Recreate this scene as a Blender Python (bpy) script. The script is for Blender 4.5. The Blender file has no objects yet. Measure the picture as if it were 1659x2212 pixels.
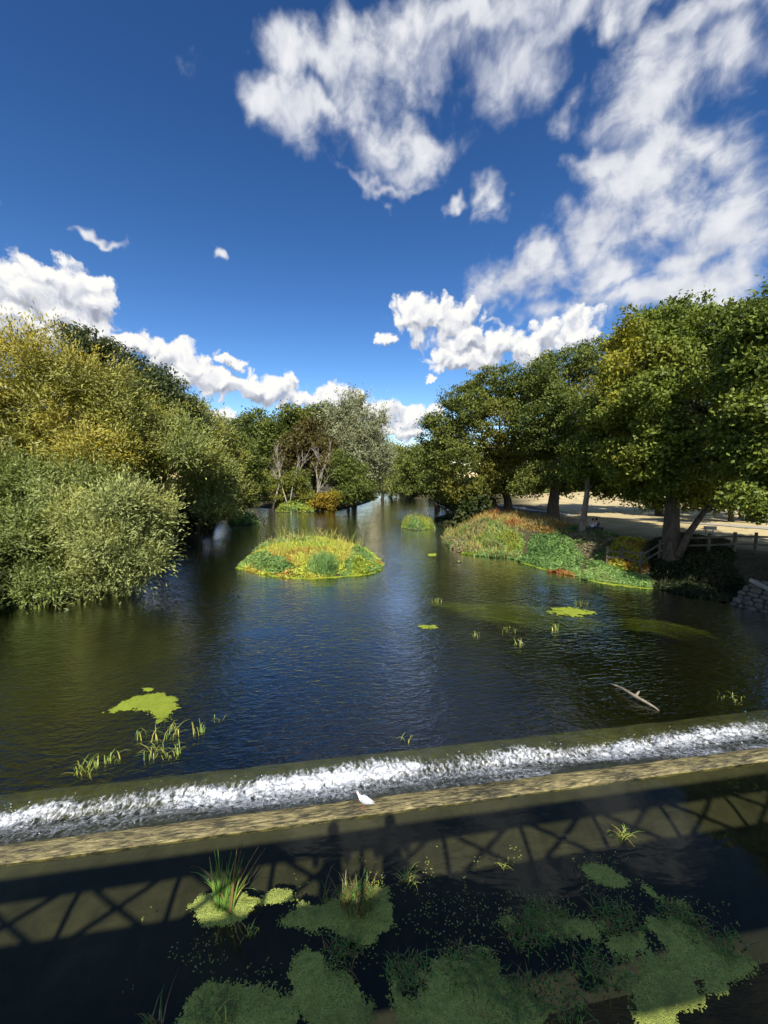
import bpy, math, random
import numpy as np
from mathutils import Vector, Matrix

random.seed(7)
rng = np.random.default_rng(11)
S = bpy.context.scene
COL = S.collection
R = math.radians

# ------------------------------------------------------------------ camera
PITCH = R(5.2); CZ = 6.7
cam_d = bpy.data.cameras.new('camera'); cam = bpy.data.objects.new('camera', cam_d); COL.objects.link(cam)
cam.location = (0, 0, CZ); cam.rotation_euler = (R(90) - PITCH, 0, 0)
cam_d.sensor_fit = 'HORIZONTAL'; cam_d.sensor_width = 36; cam_d.lens = 18.0
cam_d.clip_start = 0.05; cam_d.clip_end = 6000
S.camera = cam

def at(px, py, z=None, y=None):
    """point of the place that the photograph (1659 px wide) shows at px,py, on height z or at distance y"""
    a = (px - 829.5) / 830; b = (1106 - py) / 830
    d = (a, math.cos(PITCH) + b * math.sin(PITCH), -math.sin(PITCH) + b * math.cos(PITCH))
    t = (z - CZ) / d[2] if z is not None else y / d[1]
    return Vector((d[0] * t, d[1] * t, CZ + d[2] * t))

# ------------------------------------------------------------------ render settings
S.render.engine = 'CYCLES'
S.cycles.use_denoising = True
S.cycles.max_bounces = 8; S.cycles.diffuse_bounces = 3; S.cycles.glossy_bounces = 3
S.cycles.transmission_bounces = 4; S.cycles.transparent_max_bounces = 12
S.cycles.caustics_reflective = False; S.cycles.caustics_refractive = False
S.view_settings.view_transform = 'Standard'; S.view_settings.look = 'None'
S.view_settings.exposure = 0.75; S.view_settings.gamma = 1.0
S.view_settings.use_curve_mapping = False

# ------------------------------------------------------------------ node helpers
class NT:
    def __init__(s, nt): s.nt = nt; s.N = nt.nodes; s.L = nt.links
    def n(s, typ, **kw):
        o = s.N.new(typ)
        ins = kw.pop('i', {})
        for k, v in kw.items(): setattr(o, k, v)
        for k, v in ins.items(): s.put(o.inputs[k], v)
        return o
    def put(s, sock, v):
        if isinstance(v, bpy.types.NodeSocket): s.L.new(v, sock)
        elif v is not None: sock.default_value = v
    def m(s, op, a, b=None, c=None, clamp=False):
        o = s.N.new('ShaderNodeMath'); o.operation = op; o.use_clamp = clamp
        for k, v in enumerate((a, b, c)):
            if v is not None: s.put(o.inputs[k], v)
        return o.outputs[0]
    def v(s, op, a, b=None, c=None):
        o = s.N.new('ShaderNodeVectorMath'); o.operation = op
        for k, v in enumerate((a, b, c)):
            if v is not None: s.put(o.inputs[k], v)
        return o.outputs['Value'] if op in ('LENGTH', 'DOT_PRODUCT', 'DISTANCE') else o.outputs[0]
    def noise(s, vec, scale, detail=3, rough=.5, dist=0.0, out='Fac', lac=2.0, dim='3D'):
        o = s.n('ShaderNodeTexNoise', noise_dimensions=dim, i={'Scale': scale, 'Detail': detail, 'Roughness': rough, 'Distortion': dist, 'Lacunarity': lac})
        if vec is not None: s.put(o.inputs['Vector'], vec)
        return o.outputs[out]
    def voro(s, vec, scale, feature='F1', out='Distance', detail=0, rand=1.0, smooth=None, dim='3D'):
        o = s.n('ShaderNodeTexVoronoi', feature=feature, voronoi_dimensions=dim); o.inputs['Scale'].default_value = scale
        o.inputs['Randomness'].default_value = rand
        if 'Detail' in o.inputs: o.inputs['Detail'].default_value = detail
        if smooth is not None: o.inputs['Smoothness'].default_value = smooth
        if vec is not None: s.put(o.inputs['Vector'], vec)
        return o.outputs[out]
    def ramp(s, fac, stops, interp='LINEAR'):
        o = s.N.new('ShaderNodeValToRGB'); cr = o.color_ramp; cr.interpolation = interp
        while len(cr.elements) < len(stops): cr.elements.new(0.5)
        for e, (p, c) in zip(cr.elements, stops):
            e.position = p; e.color = (c, c, c, 1) if not hasattr(c, '__len__') else (*c[:3], 1)
        s.put(o.inputs[0], fac); return o.outputs[0]
    def mix(s, f, a, b, blend='MIX'):
        o = s.N.new('ShaderNodeMix'); o.data_type = 'RGBA'; o.blend_type = blend
        s.put(o.inputs[0], f)
        for k, v in ((6, a), (7, b)):
            if hasattr(v, '__len__') and not isinstance(v, bpy.types.NodeSocket): v = (*v[:3], 1)
            s.put(o.inputs[k], v)
        return o.outputs[2]
    def smooth(s, x, a, b):
        o = s.n('ShaderNodeMapRange', interpolation_type='SMOOTHSTEP'); s.put(o.inputs[0], x)
        s.put(o.inputs[1], a); s.put(o.inputs[2], b); return o.outputs[0]
    def mapr(s, x, a, b, c, d):
        o = s.n('ShaderNodeMapRange'); s.put(o.inputs[0], x)
        for k, v in enumerate((a, b, c, d)): s.put(o.inputs[k + 1], v)
        return o.outputs[0]
    def schlick(s, normal, f0=.022, k=1.0):
        g = s.n('ShaderNodeNewGeometry'); c = s.m('ABSOLUTE', s.v('DOT_PRODUCT', g.outputs['Incoming'], normal))
        f = s.m('POWER', s.m('SUBTRACT', 1.0, c, clamp=True), 5.0)
        return s.m('MULTIPLY_ADD', f, k * (1 - f0), f0, clamp=True)
    def bump(s, h, dist=.02, strength=1.0, normal=None):
        o = s.n('ShaderNodeBump', i={'Strength': strength, 'Distance': dist, 'Height': h})
        if normal is not None: s.put(o.inputs['Normal'], normal)
        return o.outputs[0]

def new_mat(name):
    m = bpy.data.materials.new(name); m.use_nodes = True
    m.node_tree.nodes.clear(); t = NT(m.node_tree)
    out = t.n('ShaderNodeOutputMaterial'); return m, t, out.inputs['Surface']

def rgb(r, g, b):   # sRGB 0..255 -> linear
    f = lambda c: c / 12.92 if c <= .04045 else ((c + .055) / 1.055) ** 2.4
    return (f(r / 255), f(g / 255), f(b / 255))

# ------------------------------------------------------------------ sun and sky
SUN_EL = R(42.0); SUN_AZ = R(-4.0)                  # azimuth of the shadows, from +Y towards +X
sd = Vector((math.sin(SUN_AZ) * math.cos(SUN_EL), math.cos(SUN_AZ) * math.cos(SUN_EL), -math.sin(SUN_EL)))
sl = bpy.data.lights.new('sun', 'SUN'); sl.energy = 4.6; sl.angle = R(0.53); sl.color = (1.0, .955, .87)
sun = bpy.data.objects.new('sun', sl); COL.objects.link(sun)
sun.rotation_euler = sd.to_track_quat('-Z', 'Y').to_euler(); sun.location = (0, -20, 40)

world = bpy.data.worlds.new('World'); S.world = world; world.use_nodes = True
world.node_tree.nodes.clear(); w = NT(world.node_tree)
wout = w.n('ShaderNodeOutputWorld'); bg = w.n('ShaderNodeBackground'); bg.inputs['Strength'].default_value = .1
w.L.new(bg.outputs[0], wout.inputs['Surface'])
sky = w.n('ShaderNodeTexSky', sky_type='NISHITA'); sky.sun_disc = False
sky.sun_elevation = SUN_EL; sky.sun_rotation = SUN_AZ + math.pi   # the sun stands behind the bridge
sky.air_density = 1.0; sky.dust_density = .15; sky.ozone_density = 2.5; sky.altitude = 50
hs = w.n('ShaderNodeHueSaturation', i={'Saturation': 1.22, 'Value': .72, 'Color': sky.outputs[0]})
gm = w.n('ShaderNodeGamma', i={'Color': hs.outputs[0], 'Gamma': 1.35})
skycol = w.mix(1.0, gm.outputs[0], (1.03, .864, .813), 'MULTIPLY')
tc = w.n('ShaderNodeTexCoord'); D = w.v('NORMALIZE', tc.outputs['Generated'])
sx = w.n('ShaderNodeSeparateXYZ', i={0: D})
az = w.m('ARCTAN2', sx.outputs[0], sx.outputs[1]); el = w.m('ARCSINE', sx.outputs[2])
cx = w.n('ShaderNodeCombineXYZ', i={0: az, 1: el, 2: 0.0}); AE = cx.outputs[0]

def aedir(px, py):
    d = (at(px, py, y=1.0) - Vector((0, 0, CZ))).normalized()
    return math.atan2(d.x, d.y), math.asin(d.z)
def blob_field(P, blobs, k):
    acc = None
    for px, py, rx, ry in blobs:
        a, e = aedir(px, py)
        ra = abs(aedir(px + rx, py)[0] - aedir(px - rx, py)[0]) / 2
        re = abs(aedir(px, py - ry)[1] - aedir(px, py + ry)[1]) / 2
        q = w.v('MULTIPLY_ADD', P, (1 / ra, 1 / re, 0), (-a / ra, -e / re, 0))
        L = w.v('LENGTH', q)
        if acc is None: acc = L
        else:
            o = w.N.new('ShaderNodeMath'); o.operation = 'SMOOTH_MIN'
            w.put(o.inputs[0], acc); w.put(o.inputs[1], L); o.inputs[2].default_value = k; acc = o.outputs[0]
    return acc
CUM = [(40, 620, 110, 58), (150, 612, 70, 42), (205, 655, 42, 36), (40, 690, 130, 50), (190, 708, 75, 34), (120, 670, 100, 45),
       (290, 745, 55, 30), (355, 772, 60, 32), (405, 790, 45, 45), (480, 826, 75, 28), (570, 838, 70, 26), (650, 858, 55, 20), (735, 862, 65, 24),
       (800, 884, 60, 24), (865, 900, 60, 26), (880, 932, 60, 20), (470, 897, 45, 14), (495, 780, 26, 12),
       (900, 690, 44, 42), (962, 702, 55, 42), (1012, 735, 50, 30), (1065, 748, 60, 28), (1125, 758, 60, 30),
       (1000, 772, 80, 24), (1180, 722, 36, 30), (930, 817, 14, 7), (840, 735, 20, 12), (1240, 715, 60, 35)]
SOFT = [(1130, 600, 85, 40), (1250, 645, 120, 40), (1390, 640, 140, 45), (1520, 615, 120, 36), (1330, 565, 90, 40), (1250, 490, 60, 38),
        (1450, 365, 150, 66), (1320, 360, 70, 36), (1580, 470, 110, 60), (1650, 545, 60, 60), (1110, 170, 85, 85), (880, 120, 130, 100),
        (980, 30, 250, 60), (690, 90, 100, 60), (630, 30, 80, 60), (590, 200, 70, 60), (655, 270, 60, 70), (900, 310, 110, 50),
        (720, 260, 36, 40), (1250, 30, 200, 55), (1450, 200, 100, 90), (1600, 150, 90, 100), (1560, 20, 130, 60), (1235, 250, 45, 40),
        (1046, 412, 30, 44), (968, 422, 26, 20), (213, 520, 30, 10), (5, 425, 24, 20), (440, 563, 9, 10), (830, 372, 70, 18), (1110, 685, 30, 9), (1580, 600, 110, 45), (1650, 640, 70, 40), (770, 60, 120, 80), (1380, 480, 90, 50), (1480, 540, 90, 40)]
def sc(v, k):
    o = w.v('SCALE', v); o.node.inputs['Scale'].default_value = k; return o
def warped(P, scale, amt, det=4, rough=.55):
    return w.v('ADD', P, sc(w.v('SUBTRACT', w.noise(P, scale, det, rough, out='Color', dim='2D'), (.5, .5, .5)), amt))
def cum_density(P):
    f = blob_field(P, CUM, .30)
    v1 = w.voro(P, 20, 'SMOOTH_F1', smooth=.25, dim='2D'); v2 = w.voro(P, 46, 'SMOOTH_F1', smooth=.25, dim='2D')
    nn = w.noise(P, 11, 5, .58, dim='2D')
    s = w.m('MULTIPLY_ADD', v1, -.85, .44); s = w.m('MULTIPLY_ADD', v2, -.55, w.m('ADD', s, .24))
    s = w.m('MULTIPLY_ADD', w.m('SUBTRACT', nn, .5), 1.5, s)
    return w.m('ADD', w.m('SUBTRACT', 1.28, f), s)
AW = warped(AE, 14, .075, 5, .58)
dc = cum_density(AW)
du = cum_density(w.v('ADD', AW, (-.005, .016, 0)))
ac = w.smooth(dc, -.05, .48)
rel = w.m('SUBTRACT', dc, du)                              # > 0 on the tops, < 0 on the undersides
lc = w.mapr(rel, -.85, .62, .0, 1.0)
cumcol = w.ramp(lc, [(0, rgb(158, 164, 180)), (.35, rgb(198, 202, 212)), (.58, rgb(232, 234, 239)), (.85, rgb(255, 254, 251))])
# high broken cloud: drawn on a level layer so that it widens overhead
zz = w.m('MAXIMUM', sx.outputs[2], .0)
lay = w.v('SCALE', D)
w.put(lay.node.inputs['Scale'], w.m('DIVIDE', 1.0, w.m('ADD', zz, .95)))
rotm = w.n('ShaderNodeVectorRotate', rotation_type='Z_AXIS', i={'Vector': lay, 'Angle': R(35)})
st = w.v('MULTIPLY', rotm.outputs[0], (2.5, 2.8, 1.0))
st = warped(st, 4.0, .12, 3, .5)
n1 = w.noise(st, 3.2, 8, .60, dim='2D'); n2 = w.noise(st, 11, 5, .6, dim='2D'); n3 = w.noise(st, .9, 3, .5, dim='2D')
fs = blob_field(warped(AE, 5, .22, 4, .55), SOFT, .45)
behind = w.smooth(sx.outputs[1], .35, -.15)
cov = w.m('MULTIPLY', behind, w.mapr(n3, .40, .62, -.6, .9))
base = w.m('MAXIMUM', w.m('SUBTRACT', 1.08, fs), w.m('SUBTRACT', cov, w.m('MULTIPLY', w.m('SUBTRACT', 1, behind), 3.0)))
ds = w.m('ADD', base, w.m('MULTIPLY_ADD', w.m('SUBTRACT', n1, .5), 3.9, w.m('MULTIPLY', w.m('SUBTRACT', n2, .5), .9)))
as_ = w.m('MULTIPLY', w.smooth(ds, -.55, 1.0), .96)
n4 = w.noise(w.v('ADD', st, (.05, -.09, 0)), 3.2, 5, .60, dim='2D')
ls = w.m('ADD', w.m('MULTIPLY', w.m('SUBTRACT', n1, n4), 1.3), w.mapr(ds, 0, 1.8, .35, .78))
softcol = w.ramp(ls, [(.05, rgb(150, 160, 188)), (.4, rgb(192, 198, 214)), (.65, rgb(224, 227, 234)), (1, rgb(246, 247, 249))])
lo = w.smooth(el, .75, .25)                                 # lower clouds are seen whiter
softcol = w.mix(w.m('MULTIPLY', lo, .45), softcol, rgb(240, 241, 244))
up = 10 * .60
def gain(c):
    o = w.v('SCALE', c); o.node.inputs['Scale'].default_value = up; return o
c1 = w.mix(as_, skycol, gain(softcol))
c2 = w.mix(ac, c1, gain(cumcol))
w.put(bg.inputs['Color'], c2)
world.cycles.sampling_method = 'MANUAL'; world.cycles.sample_map_resolution = 512

# ------------------------------------------------------------------ mesh helpers
def mk(name, V, F, mat, parent=None, smooth=False, col=None, attrs=None):
    V = np.asarray(V, dtype=np.float32).reshape(-1, 3); F = np.asarray(F, dtype=np.int32)
    k = F.shape[1]; me = bpy.data.meshes.new(name)
    me.vertices.add(len(V)); me.vertices.foreach_set('co', V.ravel())
    me.loops.add(F.size); me.loops.foreach_set('vertex_index', F.ravel())
    me.polygons.add(len(F)); me.polygons.foreach_set('loop_start', np.arange(0, F.size, k, dtype=np.int32))
    me.polygons.foreach_set('loop_total', np.full(len(F), k, dtype=np.int32))
    if smooth: me.polygons.foreach_set('use_smooth', np.ones(len(F), dtype=bool))
    me.update(calc_edges=True)
    if col is not None:
        a = me.attributes.new('col', 'FLOAT_COLOR', 'FACE')
        c4 = np.ones((len(F), 4), dtype=np.float32); c4[:, :3] = col; a.data.foreach_set('color', c4.ravel())
    for an, (dom, val) in (attrs or {}).items():
        a = me.attributes.new(an, 'FLOAT', dom); a.data.foreach_set('value', np.asarray(val, dtype=np.float32))
    me.materials.append(mat)
    o = bpy.data.objects.new(name, me); COL.objects.link(o)
    if parent is not None: o.parent = parent
    return o
def mkl(name, V, F, mat, parent=None, smooth=False):
    me = bpy.data.meshes.new(name); me.from_pydata([tuple(v) for v in V], [], F); me.update()
    if smooth:
        for p in me.polygons: p.use_smooth = True
    me.materials.append(mat); o = bpy.data.objects.new(name, me); COL.objects.link(o)
    if parent is not None: o.parent = parent
    return o
def tag(o, label=None, cat=None, group=None, kind=None):
    if label: o['label'] = label
    if cat: o['category'] = cat
    if group: o['group'] = group
    if kind: o['kind'] = kind
    return o
def thing(name, label, cat, group=None, loc=(0, 0, 0)):
    o = bpy.data.objects.new(name, None); COL.objects.link(o); o.location = loc
    o.empty_display_size = .2
    return tag(o, label, cat, group)

class Acc:          # collects quads/tris as lists
    def __init__(s): s.V = []; s.F = []
    def add(s, V, F):
        b = len(s.V); s.V += [tuple(v) for v in V]; s.F += [tuple(i + b for i in f) for f in F]
    def tube(s, pts, rad, n=7, cap=True):
        pts = [Vector(p) for p in pts]; V = []; F = []
        ref = Vector((.31, .22, .92))
        for i, p in enumerate(pts):
            t = (pts[min(i + 1, len(pts) - 1)] - pts[max(i - 1, 0)]).normalized()
            a = t.cross(ref)
            if a.length < .05: a = t.cross(Vector((1, 0, 0)))
            a.normalize(); b = t.cross(a)
            for k in range(n):
                g = 2 * math.pi * k / n; V.append(p + (a * math.cos(g) + b * math.sin(g)) * rad[i])
        for i in range(len(pts) - 1):
            for k in range(n):
                F.append((i * n + k, i * n + (k + 1) % n, (i + 1) * n + (k + 1) % n, (i + 1) * n + k))
        if cap: F.append(tuple(range(n - 1, -1, -1))); F.append(tuple((len(pts) - 1) * n + k for k in range(n)))
        s.add(V, F)
    def box(s, c, half, M=None):
        V = [Vector((x * half[0], y * half[1], z * half[2])) for z in (-1, 1) for y in (-1, 1) for x in (-1, 1)]
        if M is not None: V = [M @ v for v in V]
        V = [v + Vector(c) for v in V]
        s.add(V, [(0, 2, 3, 1), (4, 5, 7, 6), (0, 1, 5, 4), (2, 6, 7, 3), (0, 4, 6, 2), (1, 3, 7, 5)])
    def bar(s, a, b, wx, wz):      # square bar from a to b
        a = Vector(a); b = Vector(b); t = (b - a).normalized(); u = t.cross(Vector((0, 0, 1)))
        if u.length < .05: u = Vector((1, 0, 0))
        u.normalize(); v = u.cross(t)
        V = [p + u * sx_ * wx + v * sz_ * wz for p in (a, b) for sx_, sz_ in ((-1, -1), (1, -1), (1, 1), (-1, 1))]
        s.add(V, [(3, 2, 1, 0), (4, 5, 6, 7), (0, 1, 5, 4), (1, 2, 6, 5), (2, 3, 7, 6), (3, 0, 4, 7)])
    def build(s, name, mat, parent=None, smooth=False): return mkl(name, s.V, s.F, mat, parent, smooth)

def hsh(i, j, k, seed):
    h = (i * 374761393 + j * 668265263 + k * 1274126177 + seed * 974711) & 0xFFFFFFFF
    h = ((h ^ (h >> 13)) * 1274126177) & 0xFFFFFFFF
    return ((h ^ (h >> 16)) & 0xFFFF) / 65535.0
def vnoise(P, seed=0):
    P = np.asarray(P, dtype=np.float64); i = np.floor(P).astype(np.int64); f = P - i; f = f * f * (3 - 2 * f); o = 0
    for a in (0, 1):
        for b in (0, 1):
            for c in (0, 1):
                wt = (f[:, 0] if a else 1 - f[:, 0]) * (f[:, 1] if b else 1 - f[:, 1]) * (f[:, 2] if c else 1 - f[:, 2])
                o = o + wt * hsh(i[:, 0] + a, i[:, 1] + b, i[:, 2] + c, seed)
    return o
def fbm(P, octv=4, seed=0, gain=.5):
    P = np.asarray(P, dtype=np.float64); s = 0; a = 1; t = 0
    for k in range(octv):
        s = s + a * vnoise(P * 2.03 ** k + 17.3 * k, seed + k); t += a; a *= gain
    return s / t
def P3(x, y, z=0.0): return np.stack([np.broadcast_to(x, np.shape(y)), y, np.broadcast_to(z, np.shape(y))], -1)
def sdist(X, Y, poly):
    """signed distance to a polygon, positive inside"""
    d = np.full(X.shape, 1e9); ins = np.zeros(X.shape, dtype=bool); n = len(poly)
    for i in range(n):
        ax, ay = poly[i]; bx, by = poly[(i + 1) % n]; ex, ey = bx - ax, by - ay
        t = np.clip(((X - ax) * ex + (Y - ay) * ey) / (ex * ex + ey * ey + 1e-12), 0, 1)
        d = np.minimum(d, (X - ax - t * ex) ** 2 + (Y - ay - t * ey) ** 2)
        if ay != by: ins ^= ((ay > Y) != (by > Y)) & (X < ex * (Y - ay) / ey + ax)
    return np.where(ins, 1, -1) * np.sqrt(d)
def unit(a): return a / (np.linalg.norm(a, axis=-1, keepdims=True) + 1e-9)

# ------------------------------------------------------------------ materials
def mat_leaf(name, back=1.0, trans=.28, gloss=.2, rough=.5):
    m, t, out = new_mat(name)
    a = t.n('ShaderNodeAttribute', attribute_name='col').outputs['Color']
    g = t.n('ShaderNodeNewGeometry')
    if back != 1.0:
        b = t.mix(.5, a, (.29, .32, .14)); a = t.mix(t.m('MULTIPLY', g.outputs['Backfacing'], back), a, b)
    p = t.n('ShaderNodeBsdfPrincipled', i={'Base Color': a, 'Roughness': rough, 'Specular IOR Level': gloss})
    tr = t.n('ShaderNodeBsdfTranslucent', i={'Color': t.mix(.5, a, t.mix(1.0, a, (1.35, 1.35, .45), 'MULTIPLY'))})
    mx = t.n('ShaderNodeMixShader', i={0: trans, 1: p.outputs[0], 2: tr.outputs[0]}); t.L.new(mx.outputs[0], out)
    return m
LEAF = mat_leaf('leaf'); WILLOW = mat_leaf('willow_leaf', back=.6, trans=.22, gloss=.22, rough=.45)
WEED = mat_leaf('weed_leaf', trans=.3)

def mat_noise(name, c0, c1, scale=4, rough=.85, bump=.01, detail=5, c2=None, spec=.3, stretch=(1, 1, 1), bscale=None):
    m, t, out = new_mat(name)
    o = t.n('ShaderNodeTexCoord').outputs['Object']; o = t.v('MULTIPLY', o, stretch)
    n = t.noise(o, scale, detail, .6, .3)
    st = [(.3, c0), (.7, c1)] if c2 is None else [(.25, c0), (.5, c1), (.78, c2)]
    c = t.ramp(n, st)
    b = t.bump(t.noise(o, bscale or scale * 3, 5, .65), bump)
    p = t.n('ShaderNodeBsdfPrincipled', i={'Base Color': c, 'Roughness': rough, 'Specular IOR Level': spec, 'Normal': b})
    t.L.new(p.outputs[0], out); return m
BARK = mat_noise('bark', (.035, .027, .018), (.13, .105, .072), 6, .9, .03, stretch=(1, 1, .25))
BARKP = mat_noise('pale_bark', (.10, .085, .06), (.30, .26, .19), 5, .9, .02, stretch=(1, 1, .3))
DEAD = mat_noise('dead_wood', (.30, .26, .20), (.55, .50, .41), 3, .85, .01, stretch=(1, 1, .3))
WOOD = mat_noise('weathered_wood', (.06, .05, .035), (.17, .145, .11), 5, .85, .008, stretch=(1, 1, .4))
STEEL = mat_noise('painted_steel', (.05, .08, .07), (.08, .11, .10), 8, .5, .002)
STONE = mat_noise('rubble_stone', (.05, .045, .036), (.20, .18, .15), 3.5, .9, .04, c2=(.10, .10, .07))
SOIL = mat_noise('soil', (.025, .02, .012), (.07, .055, .03), 3, .95, .03)

# ------------------------------------------------------------------ weir frame: s runs along the crest, n downstream
TH = R(8.8); CS = Vector((math.cos(TH), math.sin(TH), 0)); CN = Vector((-math.sin(TH), math.cos(TH), 0))
N_UP, N_CR = 5.82, 6.13
def wp(s, n, z): return CS * s + CN * n + Vector((0, 0, z))

# ------------------------------------------------------------------ ground: one sheet, river bed cut into it
RIVER = [(-26, -60), (-22, -20), (-19, 0), (-18.5, 10), (-19.5, 20), (-19.5, 32), (-23, 50), (-29, 70), (-38, 95), (-52, 125), (-90, 170), (-160, 200), (-170, 215),
         (-90, 195), (-40, 190), (-8, 172), (4, 150), (8, 128), (12.5, 110), (13.5, 93), (12.5, 70), (9.5, 52), (7.2, 42), (7.6, 35), (11.4, 31.2), (13.8, 26.8),
         (17, 23.6), (19.0, 21.4), (20, 18.5), (20.5, 10), (21, 0), (24, -20), (30, -60)]
POINT = [(-21.5, 77.2), (-14, 75.6), (-8.6, 76.6), (-5, 92), (-3.2, 104), (-1, 128), (-6, 150), (-40, 172), (-80, 165), (-60, 128), (-42, 100), (-30, 86)]
def ground_h(X, Y):
    nn = -X * math.sin(TH) + Y * math.cos(TH)
    d = sdist(X, Y, RIVER); p = sdist(X, Y, POINT)
    x1 = X + 0 * Y
    bump_ = (fbm(np.stack([X * .12, Y * .12, 0 * X], -1), 4, 3) - .5)
    dc_ = np.where(p > -12, np.minimum(d, -p), d)                  # + = in water
    bed = np.where(nn < 7.0, .10, -1.05) + .10 * bump_
    bank_top = np.where(X > 0, 1.9, 1.4) + .8 * bump_ + np.clip((X - 25) * .012, 0, 1.2)
    bank_top = np.where(p > 0, .9 + .5 * bump_, bank_top)
    k = np.clip((-dc_) / np.where(X > 0, 5.0, 4.0), 0, 1); up_ = -.12 + (bank_top + .12) * (k * k * (3 - 2 * k)) ** .8
    k2 = np.clip(dc_ / 3.5, 0, 1); dn = -.12 + (bed + .12) * k2
    h = np.where(dc_ < 0, up_, dn)
    far = np.clip((np.hypot(X, Y) - 400) / 1500, 0, 1)
    return h * (1 - far) + far * 1.5
def axis(dense, lim, step):
    a = list(np.arange(dense[0], dense[1], step)); g = step; v = a[-1]
    while v < lim: g *= 1.25; v += g; a.append(v)
    g = step; v = a[0]
    while v > -lim: g *= 1.25; v -= g; a.insert(0, v)
    return np.array(a)
gx = axis((-60, 60), 3500, .8); gy = axis((-12, 130), 3500, .8)
GX, GY = np.meshgrid(gx, gy); gxf, gyf = GX.ravel(), GY.ravel()
gz = ground_h(gxf, gyf)
ni, nj = len(gy), len(gx)
idx = np.arange(ni * nj).reshape(ni, nj)
GF = np.stack([idx[:-1, :-1].ravel(), idx[:-1, 1:].ravel(), idx[1:, 1:].ravel(), idx[1:, :-1].ravel()], -1)
gnoise = fbm(np.stack([gxf * .1, gyf * .1, 0 * gxf], -1), 3, 9)
dry = np.clip((gxf - 14 - .20 * (gyf - 20) + (gnoise - .5) * 6) / 5, 0, 1) * np.clip((gyf - 20) / 10, 0, 1)
rd = sdist(gxf, gyf, RIVER); dry *= np.clip((-rd - 4) / 3, 0, 1)
wet = np.clip((rd + .5) / 1.0, 0, 1) * np.where(gz < .05, 1, np.where(gyf < 7, 1, 0))
m, t, out = new_mat('ground')
o_ = t.n('ShaderNodeTexCoord').outputs['Object']
adry = t.n('ShaderNodeAttribute', attribute_name='dry').outputs['Fac']; awet = t.n('ShaderNodeAttribute', attribute_name='wet').outputs['Fac']
n1_ = t.noise(o_, .6, 6, .6); n2_ = t.noise(t.v('MULTIPLY', o_, (1, 2.5, 1)), 2.5, 6, .65)
cg = t.ramp(n2_, [(.3, (.035, .032, .016)), (.55, (.075, .065, .032)), (.75, (.11, .10, .045))])
cdry = t.ramp(t.m('MULTIPLY_ADD', n1_, .6, t.m('MULTIPLY', n2_, .4)), [(.32, (.30, .235, .11)), (.5, (.50, .40, .21)), (.68, (.60, .50, .29))])
cbed = t.ramp(t.m('ADD', t.m('MULTIPLY', t.noise(o_, 1.1, 5, .65), .5), t.m('MULTIPLY', t.voro(o_, 3.2), .5)), [(.25, (.005, .006, .003)), (.5, (.011, .011, .006)), (.75, (.021, .019, .010))])
c = t.mix(adry, cg, cdry); c = t.mix(awet, c, cbed)
p = t.n('ShaderNodeBsdfPrincipled', i={'Base Color': c, 'Roughness': .95, 'Specular IOR Level': .15, 'Normal': t.bump(n2_, .06)})
t.L.new(p.outputs[0], out)
tag(mk('ground', np.stack([gxf, gyf, gz], -1), GF, m, smooth=True, attrs={'dry': ('POINT', dry), 'wet': ('POINT', wet)}), kind='structure')

def gz_at(x, y): return float(ground_h(np.array([float(x)]), np.array([float(y)]))[0])

# ------------------------------------------------------------------ water
def mat_water(name, tint, scale, strength, dist, sx_=1.0, calm=0.0, f0=.022, k=1.0):
    m, t, out = new_mat(name)
    o = t.n('ShaderNodeTexCoord').outputs['Object']
    r = t.n('ShaderNodeVectorRotate', rotation_type='Z_AXIS', i={'Vector': o, 'Angle': R(-9)}).outputs[0]
    a1 = t.noise(t.v('MULTIPLY', r, (.55 * sx_, 1.25, 1)), scale, 3, .5, .6)
    a2 = t.noise(t.v('MULTIPLY', r, (.7 * sx_, 1.1, 1)), scale * 2.6, 2, .5, .4)
    a3 = t.noise(t.v('MULTIPLY', r, (.8, 1.0, 1)), scale * .22, 2, .5)
    h = t.m('ADD', t.m('ADD', a1, t.m('MULTIPLY', a2, .28)), t.m('MULTIPLY', a3, .9))
    gust = t.mapr(t.noise(t.v('MULTIPLY', o, (.6, 1.3, 1)), .22, 4, .55, .5), .35, .65, 1 - calm, 1.0)
    b = t.n('ShaderNodeBump', i={'Distance': dist, 'Height': h, 'Strength': t.m('MULTIPLY', gust, strength)}).outputs[0]
    fr = t.schlick(b, f0, k)
    tr = t.n('ShaderNodeBsdfTransparent', i={'Color': (*tint, 1)})
    gl = t.n('ShaderNodeBsdfGlossy', i={'Color': (1, 1, 1, 1), 'Roughness': .03, 'Normal': b})
    mx = t.n('ShaderNodeMixShader', i={0: fr, 1: tr.outputs[0], 2: gl.outputs[0]}); t.L.new(mx.outputs[0], out)
    return m
WATER = mat_water('river_water', (.50, .54, .36), 4.8, 1.0, .037, calm=.45, f0=.085, k=3.4)
POOL = mat_water('pool_water', (.56, .58, .44), 1.6, .35, .02, calm=.4)
Aw = Acc()
v_ = [wp(-70, 6.6, 0), wp(70, 6.6, 0), (120, 30, 0), (120, 260, 0), (-220, 260, 0), (-220, 30, 0)]
Aw.add(v_, [(0, 1, 2, 3, 4, 5)])
tag(Aw.build('river_water', WATER), kind='structure')
Ap = Acc(); Ap.add([wp(-60, -70, 1.17), wp(60, -70, 1.17), wp(60, N_UP + .12, 1.17), wp(-60, N_UP + .12, 1.17)], [(0, 1, 2, 3)])
tag(Ap.build('pool_water', POOL), kind='structure')

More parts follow.
